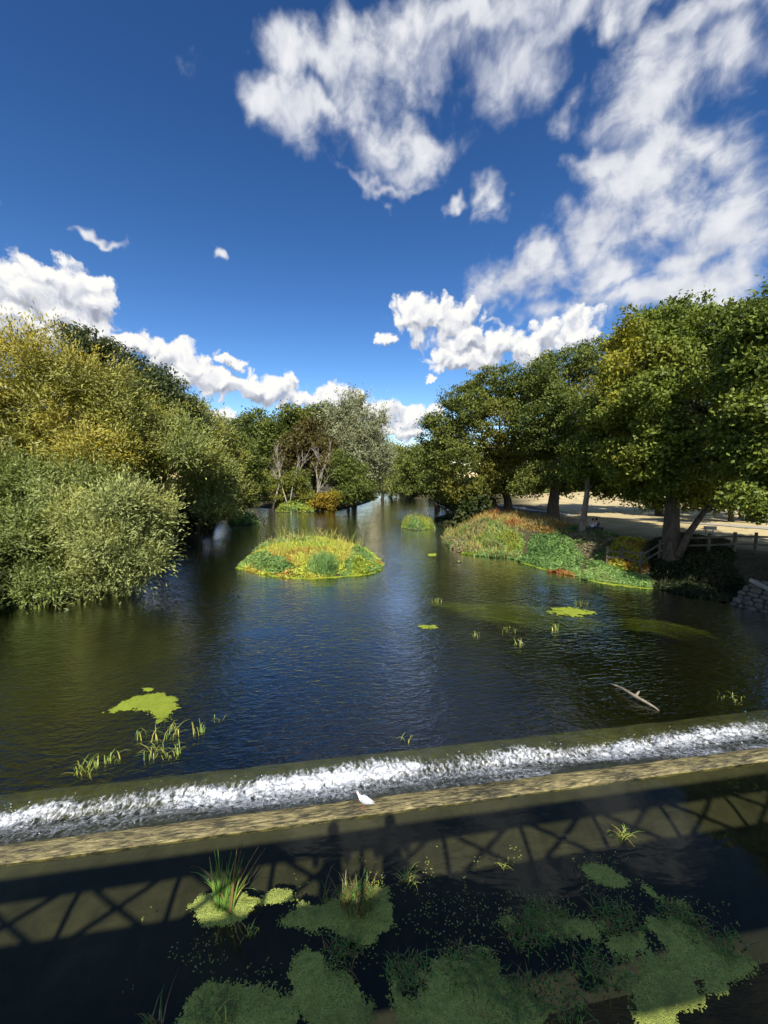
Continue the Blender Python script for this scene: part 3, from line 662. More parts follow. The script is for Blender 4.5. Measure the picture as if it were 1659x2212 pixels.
tree('horse_chestnut_tree', 'tallest broad tree of the right bank row with bright yellow-green clusters',
     lob(28, [(1395, 715, 58), (1475, 695, 50), (1560, 715, 70), (1625, 700, 45), (1375, 800, 62), (1475, 805, 80), (1575, 830, 75), (1365, 895, 58), (1445, 925, 70), (1345, 980, 42), (1415, 1015, 42), (1540, 920, 62), (1345, 1035, 26), (1470, 1030, 36), (1390, 1060, 28), (1430, 1065, 26), (1500, 1060, 34), (1540, 1010, 48), (1590, 1000, 48), (1560, 1070, 30), (1450, 965, 62, -3.6), (1395, 1000, 46, -3), (1490, 1030, 44, -3.4), (1430, 1050, 34, -3), (1540, 1040, 40, -3), (1420, 870, 66, -3), (1480, 1085, 26, -2), (1530, 1090, 26, -2), (1580, 1080, 30, -1), (1395, 1082, 20), (1430, 1088, 18)], 1.6, 24),
     at(1452, 1190, y=25.5)[:2], 125000, .20, .105, BRGR, r0=.42, bark=BARK, seed=24, limbs=14, warm=(.22, .22, .7), **dict(BK, clump=.32))
tree('horse_chestnut_tree', 'dark shaded tree cut by the right edge of the picture',
     lob(19.5, [(1665, 715, 60), (1690, 800, 85), (1650, 890, 62), (1625, 985, 52), (1690, 960, 90), (1660, 1060, 45), (1600, 930, 34), (1820, 660, 80), (1860, 560, 70), (1640, 1100, 30), (1600, 1075, 30)], 1.0, 25),
     at(1690, 1230, y=20)[:2], 84000, .17, .095, BRGR, r0=.42, seed=25, limbs=10, warm=(.2, .1, .4), **dict(BK, clump=.30))
tree('riverside_tree', 'tall tree on the right bank beside the weir, seen as a dark reflection',
     [(18.6, 11, 7.2, 2.8), (20, 8, 8, 3.4), (22, 7, 9.5, 4), (25.5, 9, 14, 4.5), (26.5, 12, 18, 4.5), (25, 8, 18.5, 3.5), (22.5, 11, 10, 3)],
     (23.0, 8.5), 30000, .34, .19, MIDGR, r0=.45, seed=26, **BK)
for k_, (x_, y_, h_, lab) in enumerate([(52, 118, 9, 'far hedge tree beyond the dry field, behind the slender trunk'), (75, 120, 10, 'far hedge tree beyond the dry field, behind the tallest tree'),
                                        (98, 112, 10, 'far hedge tree beyond the dry field, towards the right edge'), (36, 112, 10, 'far hedge tree beyond the dry field, behind the thick trunk')]):
    tree('hedge_tree', lab, [(x_ - 6, y_, 5 + gz_at(x_, y_), 6.5), (x_ + 6, y_ + 2, 5.4, 6.5), (x_, y_ + 1, 8, 6.5)], (x_, y_), 7000, .8, .4, MIDGR, r0=.4, seed=60 + k_, per=12, clump=1.0)

tree('hawthorn_bush', 'dark shrubby understorey tree between the tallest tree and the right edge',
     lob(38, [(1500, 1058, 30), (1555, 1062, 36), (1615, 1060, 40), (1680, 1055, 46), (1530, 1030, 30), (1590, 1025, 36), (1645, 1075, 30)], 2, 28), at(1580, 1120, y=39)[:2], 22000, .24, .12, DKASH, r0=.2, seed=28, cat='bush', **BK)
tree('lime_tree', 'shaded tree standing behind the tallest right bank tree near the right edge',
     lob(41, [(1540, 960, 60), (1620, 900, 70), (1700, 940, 70), (1580, 1020, 46), (1660, 1010, 50), (1740, 860, 80), (1650, 830, 50), (1500, 1010, 36)], 2, 29), at(1625, 1115, y=42)[:2], 30000, .32, .16, MIDGR, r0=.4, seed=29, **BK)
tree('lime_tree', 'half hidden tree behind the slender tree and the tallest tree of the right bank',
     lob(47, [(1335, 965, 50), (1400, 940, 56), (1455, 1000, 44), (1380, 1015, 36), (1500, 960, 50), (1290, 1000, 36), (1430, 880, 50), (1340, 890, 44)], 2, 33), at(1425, 1105, y=48)[:2], 26000, .34, .17, MIDGR, r0=.35, seed=33, **BK)
# leaning limb and pale stump by the chestnut trunk
A_ = Acc(); b0 = at(1465, 1190, y=24.8); A_.tube([b0 - Vector((0, 0, .4)), at(1490, 1150, y=25), at(1525, 1100, y=25.3), at(1570, 1045, y=25.6), at(1590, 990, y=25.8)], [.24, .2, .17, .13, .05], 8)
lt = thing('leaning_tree', 'thin leaning tree stem growing from the base of the tallest right bank tree', 'tree'); A_.build('trunk', BARK, lt, True)
crown('crown', lt, lob(25.8, [(1590, 1000, 26), (1570, 1030, 18)], .5, 27), 4000, .2, .1, BRGR, seed=27, per=12, clump=.3)

# dead bare trees on the point
def dead_tree(label, px, py, y, h, seed, spread=.35):
    rd_ = random.Random(seed); b = at(px, py, y=y); t_ = thing('dead_tree', label, 'tree', 'bare dead trees on the wooded point'); A_ = Acc(); B_ = Acc()
    def grow(p, d, ln, r, lev, acc):
        pts = [p]; rad = [r]; dd = d.copy()
        for i in range(5):
            dd = (dd + Vector((rd_.uniform(-1, 1), rd_.uniform(-1, 1), rd_.uniform(-.1, .5))) * .16).normalized(); pts.append(pts[-1] + dd * ln / 5); rad.append(r * (1 - .15 * (i + 1)))
        acc.tube(pts, rad, 6)
        if lev < 3:
            for i in range(5 if lev == 0 else 4):
                q = pts[rd_.choice((1, 2, 3, 4, 5)) if lev else rd_.choice((2, 3, 4, 5))]; nd = (dd + Vector((rd_.uniform(-1, 1), rd_.uniform(-1, 1), rd_.uniform(-.1, .7))) * spread * 1.8).normalized()
                grow(q, nd, ln * rd_.uniform(.45, .7), r * .5, lev + 1, B_)
    for s in range(2):
        grow(b + Vector((rd_.uniform(-.3, .3), 0, -.3)), Vector((rd_.uniform(-.2, .2), rd_.uniform(-.2, .2), 1)).normalized(), h * rd_.uniform(.55, .7), .11, 0, A_)
    A_.build('trunk', DEAD, t_, True); B_.build('limbs', DEAD, t_, True)
dead_tree('bare white dead tree, left of the three on the wooded point', 598, 1080, 77.5, 9.5, 1, .3)
dead_tree('bare white dead tree, middle of the three on the wooded point', 622, 1085, 77.2, 10.5, 2, .3)
dead_tree('bare white forked dead tree, right of the three on the wooded point', 680, 1088, 76.9, 11, 5, .28)

# ------------------------------------------------------------------ weeds
def weed_patch(name, parent, poly, n, hfun, style, L, W, cfun, seed, base=None, mat=WEED):
    rg = np.random.default_rng(seed); xs = [p_[0] for p_ in poly]; ys = [p_[1] for p_ in poly]
    X = rg.uniform(min(xs) - .4, max(xs) + .4, n * 3); Y = rg.uniform(min(ys) - .4, max(ys) + .4, n * 3)
    sd_ = sdist(X, Y, poly) + (fbm(np.stack([X * 1.3, Y * 1.3, 0 * X], -1), 3, seed) - .5) * .9
    ok = sd_ > 0; X, Y, sd_ = X[ok][:n], Y[ok][:n], sd_[ok][:n]; k = len(X)
    z0 = np.maximum(ground_h(X, Y), 0) if base is None else base(X, Y)
    H = hfun(X, Y, sd_) * (.15 + 1.7 * fbm(np.stack([X * 1.1, Y * 1.1, 0 * X], -1), 4, seed + 3, .65)) * (.5 + .5 * np.clip(sd_ / .5, 0, 1))
    L = L * 1.25; W = W * 1.3
    if style == 'blade':
        A = unit(rg.normal(size=(k, 3)) * np.array([.42, .42, .1]) + np.array([.05, -.1, 1])); ll = L * rg.uniform(.6, 1.4, k) * np.clip(H * 1.2, .4, 1.3)
        C = np.stack([X, Y, z0 + np.maximum(0, H * rg.random(k) ** .6 - ll * .25)], -1) + A * (ll * .25)[:, None]
    else:
        A = unit(rg.normal(size=(k, 3)) * np.array([1, 1, .6]) + np.array([0, -.2, .5])); ll = L * rg.uniform(.6, 1.4, k)
        C = np.stack([X, Y, z0 + H * (1 - .75 * rg.random(k) ** 1.8)], -1)
    C[:, 2] = np.maximum(C[:, 2], ll * .1 + .02)
    Nn = unit(rg.normal(size=(k, 3)) * .8 + np.array([0, -.6, .7]))
    col = cfun(C, rg)
    V, F = leafquads(C, A, Nn, ll, W * rg.uniform(.6, 1.4, k))
    o = mk(name, V, F, mat, parent, col=col); o['kind'] = 'stuff'; return o
def cmix(cols, scale, seed, soft=.08):
    cols = np.array(cols, float)
    def f(C, rg):
        v = np.clip((fbm(C * np.array([scale, scale, scale * .5]), 3, seed) - .5) * 2.6 + .5 + rg.normal(size=len(C)) * soft, 0, .999) * (len(cols) - 1)
        i = np.floor(v).astype(int); fr_ = (v - i)[:, None]; c_ = cols[i] * (1 - fr_) + cols[np.minimum(i + 1, len(cols) - 1)] * fr_
        return np.clip(c_ * rg.uniform(.55, 1.35, (len(C), 1)), 0, 1)
    return f
GREENB = [(.09, .17, .045), (.17, .29, .08), (.26, .38, .11)]
YEL = [(.22, .30, .03), (.42, .43, .05), (.52, .44, .07), (.38, .35, .04)]
REDB = [(.20, .07, .02), (.38, .15, .04), (.36, .24, .07)]
MIXI = [(.40, .17, .04), (.50, .48, .07), (.38, .48, .06), (.58, .56, .09), (.22, .34, .06), (.50, .27, .07)]
DUSTY = [(.12, .15, .06), (.27, .27, .12), (.33, .25, .16), (.18, .22, .08)]

# duckweed
def mat_duck(name, lo, hi):
    m, t, out = new_mat(name)
    o = t.n('ShaderNodeTexCoord').outputs['Object']
    n1 = t.noise(o, 2.2, 4, .6); n2 = t.noise(o, 30, 3, .7); v = t.voro(o, 130, out='Color'); vd = t.voro(o, 130)
    vv = t.n('ShaderNodeSeparateColor', i={0: v}).outputs[0]
    f = t.m('ADD', t.m('ADD', t.m('MULTIPLY', n1, .35), t.m('MULTIPLY', n2, .35)), t.m('MULTIPLY', vv, .30))
    c = t.ramp(f, [(.30, tuple(x * .3 for x in lo)), (.43, lo), (.66, hi)]); c = t.mix(t.smooth(t.noise(o, 1.1, 5, .65), .50, .72), c, tuple(x * .45 for x in lo))
    b = t.bump(t.m('ADD', t.m('MULTIPLY', vd, -1.0), n2), .02)
    p = t.n('ShaderNodeBsdfPrincipled', i={'Base Color': c, 'Roughness': .6, 'Specular IOR Level': .25, 'Normal': b}); t.L.new(p.outputs[0], out)
    return m
DUCK = mat_duck('duckweed', (.36, .43, .09), (.60, .66, .14)); DUCKY = mat_duck('bright_duckweed', (.30, .38, .03), (.47, .54, .06))
def duck_mat(name, pix, z, cell, mat, parent=None, world_poly=None, edge=.12, seed=0, hole=.0, th=.02, fr=4.5):
    poly = world_poly or [tuple(at(px, py, z=z)[:2]) for px, py in pix]
    xs = [p_[0] for p_ in poly]; ys = [p_[1] for p_ in poly]
    X, Y = np.meshgrid(np.arange(min(xs) - edge, max(xs) + edge, cell), np.arange(min(ys) - edge, max(ys) + edge, cell)); x, y = X.ravel(), Y.ravel()
    P_ = np.stack([x * fr, y * fr, 0 * x], -1)
    s = sdist(x, y, poly) + .02 + (fbm(P_, 5, seed, .72) - .5) * edge * 4.5 + (fbm(P_ * .35, 3, seed + 2) - .5) * edge * 2
    if hole: s = np.minimum(s, (fbm(P_ * .9 + 40, 4, seed + 9, .6) - hole) * edge * 6 + .02)
    rg = np.random.default_rng(seed); zq = z + .003 + np.clip(s / .12, 0, 1) * th * (.35 + .9 * fbm(P_ * 4, 3, seed + 4)) + rg.uniform(0, .002, len(x))
    jx = rg.uniform(-.3, .3, len(x)) * cell; jy = rg.uniform(-.3, .3, len(x)) * cell
    I = np.arange(len(x)).reshape(X.shape); inside = (s > 0).reshape(X.shape)
    S2 = s.reshape(X.shape); sm = (S2[:-1, :-1] + S2[:-1, 1:] + S2[1:, 1:] + S2[1:, :-1]) / 4
    q = sm + (rg.random(sm.shape) ** 2 - .45) * edge * .9 > 0
    F = np.stack([I[:-1, :-1][q], I[:-1, 1:][q], I[1:, 1:][q], I[1:, :-1][q]], -1)
    used = np.unique(F); rm = np.full(len(x), -1); rm[used] = np.arange(len(used))
    return mk(name, np.stack([x + jx, y + jy, zq], -1)[used], rm[F], mat, parent)

# the weed island in mid stream
isl = thing('weed_island', 'island of yellow, green and rust coloured water plants in mid stream', 'island')
IP = [tuple(at(px, py, z=0)[:2]) for px, py in [(515, 1226), (560, 1238), (610, 1246), (665, 1249), (730, 1246), (790, 1240), (822, 1228), (815, 1205), (790, 1188), (752, 1178), (690, 1168), (620, 1170), (565, 1182), (545, 1200)]]
def mound(name, poly, h, parent, mat=SOIL, seed=0):
    xs = [p_[0] for p_ in poly]; ys = [p_[1] for p_ in poly]
    X, Y = np.meshgrid(np.linspace(min(xs) - .5, max(xs) + .5, 60), np.linspace(min(ys) - .5, max(ys) + .5, 60)); x, y = X.ravel(), Y.ravel()
    s = sdist(x, y, poly); z = np.where(s > 0, h * np.clip(s / 1.6, 0, 1) ** .7, s * .6) * (.7 + .6 * fbm(np.stack([x * .8, y * .8, 0 * x], -1), 3, seed))
    z = np.maximum(z, -1.3); I = np.arange(len(x)).reshape(X.shape)
    F = np.stack([I[:-1, :-1].ravel(), I[:-1, 1:].ravel(), I[1:, 1:].ravel(), I[1:, :-1].ravel()], -1)
    return mk(name, np.stack([x, y, z], -1), F, mat, parent, True)
mound('mound', IP, .22, isl)
ib = lambda X, Y: .20 * np.clip(sdist(X, Y, IP) / 1.6, 0, 1)
def sub(poly, cx_, cy_, f): return [(cx_ + (x_ - cx_) * f, cy_ + (y_ - cy_) * f) for x_, y_ in poly]
icx = sum(p_[0] for p_ in IP) / len(IP); icy = sum(p_[1] for p_ in IP) / len(IP)
weed_patch('leafy_plants', isl, IP, 24000, lambda X, Y, s: .18 + .28 * np.clip(s / 1.5, 0, 1), 'leaf', .22, .06, cmix([(.46, .26, .06)] + MIXI[1:4] + [(.48, .54, .07), (.24, .36, .06)], .38, 71, .2), 71, ib)
weed_patch('grass_blades', isl, sub(IP, icx, icy, .95), 9000, lambda X, Y, s: .26 + .26 * np.clip(s / 1.5, 0, 1), 'blade', .5, .035, cmix([(.50, .32, .08)] + MIXI[1:4] + [(.56, .58, .09)], .38, 72, .2), 72, ib)
weed_patch('tall_stems', isl, sub(IP, icx, icy, .85), 900, lambda X, Y, s: 1.0 + .1 * s, 'blade', .8, .022, cmix([(.46, .32, .10), (.50, .50, .10), (.34, .44, .08)], .6, 77, .3), 77, ib)
e1 = [tuple(at(px, py, z=0)[:2]) for px, py in [(515, 1226), (560, 1238), (640, 1244), (640, 1226), (575, 1212), (545, 1205)]]
e2 = [tuple(at(px, py, z=0)[:2]) for px, py in [(735, 1245), (800, 1239), (822, 1228), (812, 1210), (765, 1200), (735, 1215)]]
e3 = [tuple(at(px, py, z=0)[:2]) for px, py in [(668, 1248), (730, 1246), (728, 1222), (672, 1222)]]
e4 = [tuple(at(px, py, z=0)[:2]) for px, py in [(548, 1196), (600, 1192), (700, 1186), (700, 1174), (620, 1172), (565, 1182)]]
weed_patch('cress_leaves', isl, e1, 6000, lambda X, Y, s: .30 + .35 * np.clip(s / 1., 0, 1), 'leaf', .20, .06, cmix(GREENB, .6, 73), 73, ib)
weed_patch('cress_leaves', isl, e2, 6000, lambda X, Y, s: .35 + .4 * np.clip(s / 1., 0, 1), 'leaf', .20, .06, cmix(GREENB + YEL[:2], .6, 74), 74, ib)
weed_patch('reed_blades', isl, e3, 2600, lambda X, Y, s: .7 + .2 * s, 'blade', .8, .03, cmix(GREENB, .6, 75), 75, ib)
weed_patch('dusty_plants', isl, e4, 5000, lambda X, Y, s: .45 + .15 * s, 'leaf', .22, .07, cmix(GREENB + DUSTY, .4, 76), 76, ib)
duck_mat('duckweed_fringe', None, .0, .06, DUCKY, isl, world_poly=[(x_ + (x_ - icx) * .035, y_ - .25 * (y_ < icy + 1)) for x_, y_ in IP], edge=.22, seed=3, fr=1.6)

def px_poly(pts, z=0.0): return [tuple(at(a, b, z=z)[:2]) for a, b in pts]
def clump_thing(name, label, pts, specs, z=0.0, mnd=.2, fringe=False, group=None, seed=0, hs_=1.0):
    poly = px_poly(pts, z); t_ = thing(name, label, 'plant', group)
    if mnd: mound('mound', poly, mnd, t_, seed=seed)
    for k_, (pn2, n_, h_, style, L_, W_, cols_) in enumerate(specs):
        h_ = h_ * hs_
        weed_patch(pn2, t_, poly, n_, (lambda hh: lambda X, Y, s: hh * (.5 + .5 * np.clip(s / .8, 0, 1)))(h_), style, L_, W_, cmix(cols_, .7, seed + k_), seed + k_, (lambda X, Y: np.maximum(0, np.maximum(ground_h(X, Y), mnd * np.clip(sdist(X, Y, poly), 0, 1)))))
    if fringe: duck_mat('duckweed_fringe', None, 0, .06, DUCKY, t_, world_poly=[(a, b - .3) for a, b in poly], edge=.12, seed=seed)
    return t_
clump_thing('water_plant', 'round clump of pale green water plants with flower heads right of the weed island', [(868, 1142), (900, 1148), (938, 1143), (938, 1130), (900, 1124), (870, 1130)],
            [('leafy_plants', 4500, .8, 'blade', .55, .05, GREENB[1:] + YEL[:2]), ('flower_stems', 500, 1.5, 'blade', .6, .03, DUSTY)], seed=81)
clump_thing('water_plant', 'low grey-green plants at the water beneath the left bank trees', [(495, 1133), (530, 1136), (560, 1130), (555, 1120), (515, 1116), (492, 1122)],
            [('leafy_plants', 4000, .7, 'leaf', .30, .09, GREENB)], seed=84)
clump_thing('water_plant', 'bright green plants at the waterline of the wooded point', [(598, 1107), (640, 1108), (678, 1107), (676, 1096), (620, 1094), (600, 1098)],
            [('leafy_plants', 3500, 1.0, 'leaf', .35, .14, YEL[:2] + GREENB[1:])], seed=87)
clump_thing('water_plant', 'small green tuft standing alone in the water near the right bank', [(978, 1217), (992, 1219), (1000, 1216), (990, 1210)], [('blades', 350, .5, 'blade', .45, .04, GREENB[1:])], mnd=.05, seed=90)
# right bank weed beds
RB = [('purple and green dusty weeds at the left tip of the right bank', [(955, 1165), (965, 1180), (1000, 1197), (1040, 1200), (1060, 1165), (1010, 1150), (960, 1150)], [('leafy_plants', 7000, 1.2, 'leaf', .24, .08, DUSTY + GREENB[:2])]),
      ('green sedge fan among the right bank weeds', [(1035, 1190), (1075, 1192), (1080, 1172), (1045, 1168)], [('blades', 1500, 1.3, 'blade', .9, .04, GREENB[1:])]),
      ('rust and straw coloured dock stems along the top of the right bank', [(1000, 1152), (1060, 1166), (1130, 1185), (1230, 1205), (1240, 1180), (1150, 1152), (1050, 1138), (1000, 1140)], [('leafy_plants', 8000, 1.1, 'leaf', .20, .06, REDB + [(.40, .30, .08), (.30, .32, .07)]), ('stems', 6500, 1.6, 'blade', .7, .026, REDB + [(.48, .36, .12), (.52, .44, .16)])]),
      ('green low plants along the water below the rust coloured stems', [(1000, 1197), (1060, 1205), (1125, 1210), (1130, 1190), (1060, 1170), (1020, 1175)], [('leafy_plants', 7500, .8, 'leaf', .22, .08, GREENB + YEL[:1])]),
      ('blue-green leafy plants bulging from the right bank into the river', [(1118, 1212), (1160, 1226), (1240, 1242), (1262, 1225), (1230, 1200), (1150, 1192)], [('leafy_plants', 9000, 1.0, 'leaf', .20, .07, GREENB)]),
      ('small rust red patch of plants at the right bank waterline', [(1190, 1236), (1240, 1244), (1250, 1232), (1205, 1224)], [('leafy_plants', 1800, .6, 'leaf', .18, .06, REDB)]),
      ('tall dull green weeds behind the blue-green plants of the right bank', [(1180, 1195), (1260, 1222), (1330, 1235), (1330, 1205), (1260, 1182), (1200, 1172)], [('leafy_plants', 9000, .8, 'leaf', .22, .07, DUSTY + GREENB[:2])]),
      ('bright green cress bed at the right end of the sunlit bank', [(1240, 1245), (1300, 1260), (1400, 1270), (1412, 1258), (1360, 1242), (1270, 1226)], [('leafy_plants', 9000, .75, 'leaf', .20, .06, GREENB[1:] + [(.26, .33, .10)])]),
      ('yellow and orange weeds above the bright cress bed', [(1290, 1232), (1345, 1245), (1395, 1250), (1390, 1225), (1330, 1215)], [('leafy_plants', 4500, 1.1, 'leaf', .20, .08, YEL + REDB[1:])]),
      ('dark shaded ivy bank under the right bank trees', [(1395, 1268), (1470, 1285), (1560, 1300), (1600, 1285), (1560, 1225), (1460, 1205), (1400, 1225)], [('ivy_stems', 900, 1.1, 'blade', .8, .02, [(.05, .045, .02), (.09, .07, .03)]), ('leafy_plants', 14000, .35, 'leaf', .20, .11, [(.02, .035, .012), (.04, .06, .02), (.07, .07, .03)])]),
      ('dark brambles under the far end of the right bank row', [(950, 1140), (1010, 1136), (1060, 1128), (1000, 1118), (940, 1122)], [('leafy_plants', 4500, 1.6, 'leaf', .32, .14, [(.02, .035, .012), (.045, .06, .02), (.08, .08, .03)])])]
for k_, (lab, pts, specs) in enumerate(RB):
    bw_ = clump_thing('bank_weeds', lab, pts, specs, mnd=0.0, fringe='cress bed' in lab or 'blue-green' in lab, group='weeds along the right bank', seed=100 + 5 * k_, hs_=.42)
    if k_ in (0, 3):
        pl_ = px_poly(pts); weed_patch('grass_stems', bpy.data.objects[bw_.name], pl_, 1300, lambda X, Y, s: .6 + .2 * np.clip(s, 0, 1), 'blade', .6, .028, cmix([(.36, .22, .07), (.46, .40, .12), (.30, .36, .09), (.40, .28, .10)], .5, 400 + k_, .25), 400 + k_)

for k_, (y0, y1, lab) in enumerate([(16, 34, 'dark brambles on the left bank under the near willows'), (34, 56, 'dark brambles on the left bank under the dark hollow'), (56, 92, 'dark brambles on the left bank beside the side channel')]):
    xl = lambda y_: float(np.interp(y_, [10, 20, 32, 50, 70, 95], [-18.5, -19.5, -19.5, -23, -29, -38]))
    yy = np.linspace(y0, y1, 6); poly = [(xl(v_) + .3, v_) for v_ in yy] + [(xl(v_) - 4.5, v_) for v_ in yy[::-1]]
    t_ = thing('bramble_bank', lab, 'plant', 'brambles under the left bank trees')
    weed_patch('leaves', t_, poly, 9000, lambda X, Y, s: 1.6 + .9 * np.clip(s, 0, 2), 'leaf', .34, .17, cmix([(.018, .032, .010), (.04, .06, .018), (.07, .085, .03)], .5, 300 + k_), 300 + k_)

t_ = thing('bramble_bank', 'dark brambles on the far right bank towards the river bend', 'plant')
weed_patch('leaves', t_, [(8.6, 46), (10.0, 54), (12.6, 70), (13.6, 93), (12.6, 110), (17, 110), (18, 93), (17, 70), (15, 54), (13, 46)], 11000, lambda X, Y, s: 2.0 + .9 * np.clip(s, 0, 2), 'leaf', .5, .26, cmix([(.018, .032, .010), (.045, .065, .018), (.08, .09, .03)], .3, 310), 310)

# ------------------------------------------------------------------ path, fence, people, wall on the right bank
A_ = Acc(); pp = [(17, 75), (22, 55), (26, 45), (31, 36), (37, 29.5), (46, 24), (60, 18)]
L_ = []; R_ = []
for i in range(len(pp)):
    a = Vector((*pp[max(i - 1, 0)], 0)); b = Vector((*pp[min(i + 1, len(pp) - 1)], 0)); tdir = (b - a).normalized(); nrm = Vector((-tdir.y, tdir.x, 0))
    L_.append(Vector((*pp[i], 0)) + nrm * .8); R_.append(Vector((*pp[i], 0)) - nrm * .8)
VV = []; FF_ = []
for i in range(len(pp) - 1):
    for j in range(12):
        u = j / 12
        for q in (L_[i].lerp(L_[i + 1], u), R_[i].lerp(R_[i + 1], u)): VV.append((q.x, q.y, gz_at(q.x, q.y) + .05))
for i in range(len(VV) // 2 - 1): FF_.append((2 * i, 2 * i + 1, 2 * i + 3, 2 * i + 2))
PATH = mat_noise('gravel_path', (.28, .26, .22), (.42, .39, .34), 6, .95, .01)
tag(mkl('path', VV, FF_, PATH), kind='structure')

fence = thing('post_fence', 'weathered post and rail fence in the shade along the right bank', 'fence')
fpts = [at(px, py, z=1.7) for px, py in [(1312, 1183), (1345, 1186), (1385, 1192), (1425, 1190), (1480, 1192), (1530, 1196), (1585, 1200), (1630, 1204), (1690, 1208)]]
for i, q in enumerate(fpts):
    g = gz_at(q.x, q.y); a = Acc(); a.box((q.x, q.y, g + .45), (.07, .07, .85), Matrix.Rotation(.3 * i, 3, 'Z')); a.build('post', WOOD, fence)
    if i:
        o2 = fpts[i - 1]; g2 = gz_at(o2.x, o2.y)
        for hz in (.55, 1.05):
            a = Acc(); a.bar((o2.x, o2.y - .09, g2 + hz), (q.x, q.y - .09, g + hz - (.18 if i == 1 and hz > 1 else 0)), .025, .06); a.build('rail', WOOD, fence)

def plain(name, c, rough=.8):
    return mat_noise(name, tuple(x * .85 for x in c), c, 12, rough, .003)
def skin_body(name, joints, edges, radii, mat, parent, sub=2):
    me = bpy.data.meshes.new(name); me.from_pydata(joints, edges, []); o = bpy.data.objects.new(name, me); COL.objects.link(o); o.parent = parent
    me.materials.append(mat); md = o.modifiers.new('skin', 'SKIN'); md.use_smooth_shade = True
    for i, r in enumerate(radii):
        sv = me.skin_vertices[0].data[i]; sv.radius = (r, r) if not hasattr(r, '__len__') else r; sv.use_root = (i == 0)
    s2 = o.modifiers.new('sub', 'SUBSURF'); s2.levels = sub; s2.render_levels = sub
    return o
SKINM = plain('skin', (.55, .36, .27), .6); HAIR = plain('dark_hair', (.03, .022, .016), .5)
def ball(A_, c, r, sc=(1, 1, 1), nu=10, nv=8):
    V = []; F = []
    for i in range(nv + 1):
        th = math.pi * i / nv
        for j in range(nu):
            ph = 2 * math.pi * j / nu; V.append((c[0] + r * sc[0] * math.sin(th) * math.cos(ph), c[1] + r * sc[1] * math.sin(th) * math.sin(ph), c[2] + r * sc[2] * math.cos(th)))
    for i in range(nv):
        for j in range(nu): F.append((i * nu + j, (i + 1) * nu + j, (i + 1) * nu + (j + 1) % nu, i * nu + (j + 1) % nu))
    A_.add(V, F)
def person(label, loc, rz, seated, top, legs, group, lean=0.0):
    p_ = thing('person', label, 'person', group, loc); p_.rotation_euler = (0, 0, rz)
    # local: facing +Y
    if seated:
        J = [(0, 0, .50), (0, .02, .72), (0, .05 + lean, .95), (0, .06 + lean, 1.04), (0, .08 + lean, 1.10), (0, .10 + lean, 1.20), (0, .10 + lean, 1.27),
             (.19, .05 + lean, .96), (.24, .14 + lean, .74), (.14, .36, .62), (.10, .43, .60), (-.19, .05 + lean, .96), (-.24, .14 + lean, .74), (-.14, .36, .62), (-.10, .43, .60),
             (.10, .04, .49), (.13, .46, .52), (.12, .42, .08), (.12, .58, .04), (-.10, .04, .49), (-.13, .46, .52), (-.12, .42, .08), (-.12, .58, .04)]
    else:
        J = [(0, 0, .95), (0, .02, 1.18), (0, .03, 1.42), (0, .04, 1.50), (0, .05, 1.56), (0, .07, 1.66), (0, .07, 1.73),
             (.20, .03, 1.41), (.27, .06, 1.14), (.16, .30, 1.16), (.10, .40, 1.18), (-.20, .03, 1.41), (-.27, .06, 1.14), (-.16, .30, 1.16), (-.10, .40, 1.18),
             (.10, 0, .92), (.11, .03, .50), (.11, 0, .08), (.11, .16, .04), (-.10, 0, .92), (-.11, .03, .50), (-.11, 0, .08), (-.11, .16, .04)]
    E_ = [(0, 1), (1, 2), (2, 3), (3, 4), (4, 5), (5, 6), (2, 7), (7, 8), (8, 9), (9, 10), (2, 11), (11, 12), (12, 13), (13, 14), (0, 15), (15, 16), (16, 17), (17, 18), (0, 19), (19, 20), (20, 21), (21, 22)]
    rad = [(.15, .11), (.14, .105), (.15, .10), .06, .055, (.085, .095), (.06, .07), .065, .052, .04, .035, .065, .052, .04, .035, .095, .07, .048, .045, .095, .07, .048, .045]
    skin_body('body', J, E_, rad, SKINM, p_)
    infl = .016
    tj = [0, 1, 2, 3, 7, 8, 9, 11, 12, 13]; mp = {a: i for i, a in enumerate(tj)}
    rr_ = lambda i: tuple(x + infl for x in rad[i]) if hasattr(rad[i], '__len__') else rad[i] + infl
    skin_body('shirt', [J[i] for i in tj], [(mp[a], mp[b]) for a, b in E_ if a in mp and b in mp], [rr_(i) for i in tj], top, p_)
    tj = [0, 15, 16, 17, 19, 20, 21]; mp2 = {a: i for i, a in enumerate(tj)}
    skin_body('trousers', [J[i] for i in tj], [(mp2[a], mp2[b]) for a, b in E_ if a in mp2 and b in mp2], [rr_(i) for i in tj], legs, p_)
    A_ = Acc(); h_ = J[5]; ball(A_, (h_[0], h_[1] - .03, h_[2] + .035), .115, (.92, 1.0, 1.0)); A_.build('hair', HAIR, p_, True)
    A_ = Acc(); A_.tube([(0, h_[1] + .08, h_[2] + .01), (0, h_[1] + .125, h_[2] - .02), (0, h_[1] + .09, h_[2] - .04)], [.012, .016, .01], 6); A_.build('nose', SKINM, p_, True)
    return p_
WHITEC = plain('white_cloth', (.72, .72, .74)); NAVY = plain('navy_cloth', (.03, .045, .12)); DARKC = plain('dark_cloth', (.025, .025, .03))
pb = at(1283, 1145, y=33.5); pg = gz_at(pb.x, pb.y)
bench = thing('bench', 'low wooden bench under the two seated people beside the slender tree', 'bench')
BR = Matrix.Rotation(R(25), 3, 'Z')
def bl(v): return BR @ Vector(v) + Vector((pb.x, pb.y, pg))
for k_ in range(3): a = Acc(); a.box(bl((0.25, -.12 + .13 * k_, .46)), (.95, .055, .02), BR); a.build('seat_plank', WOOD, bench)
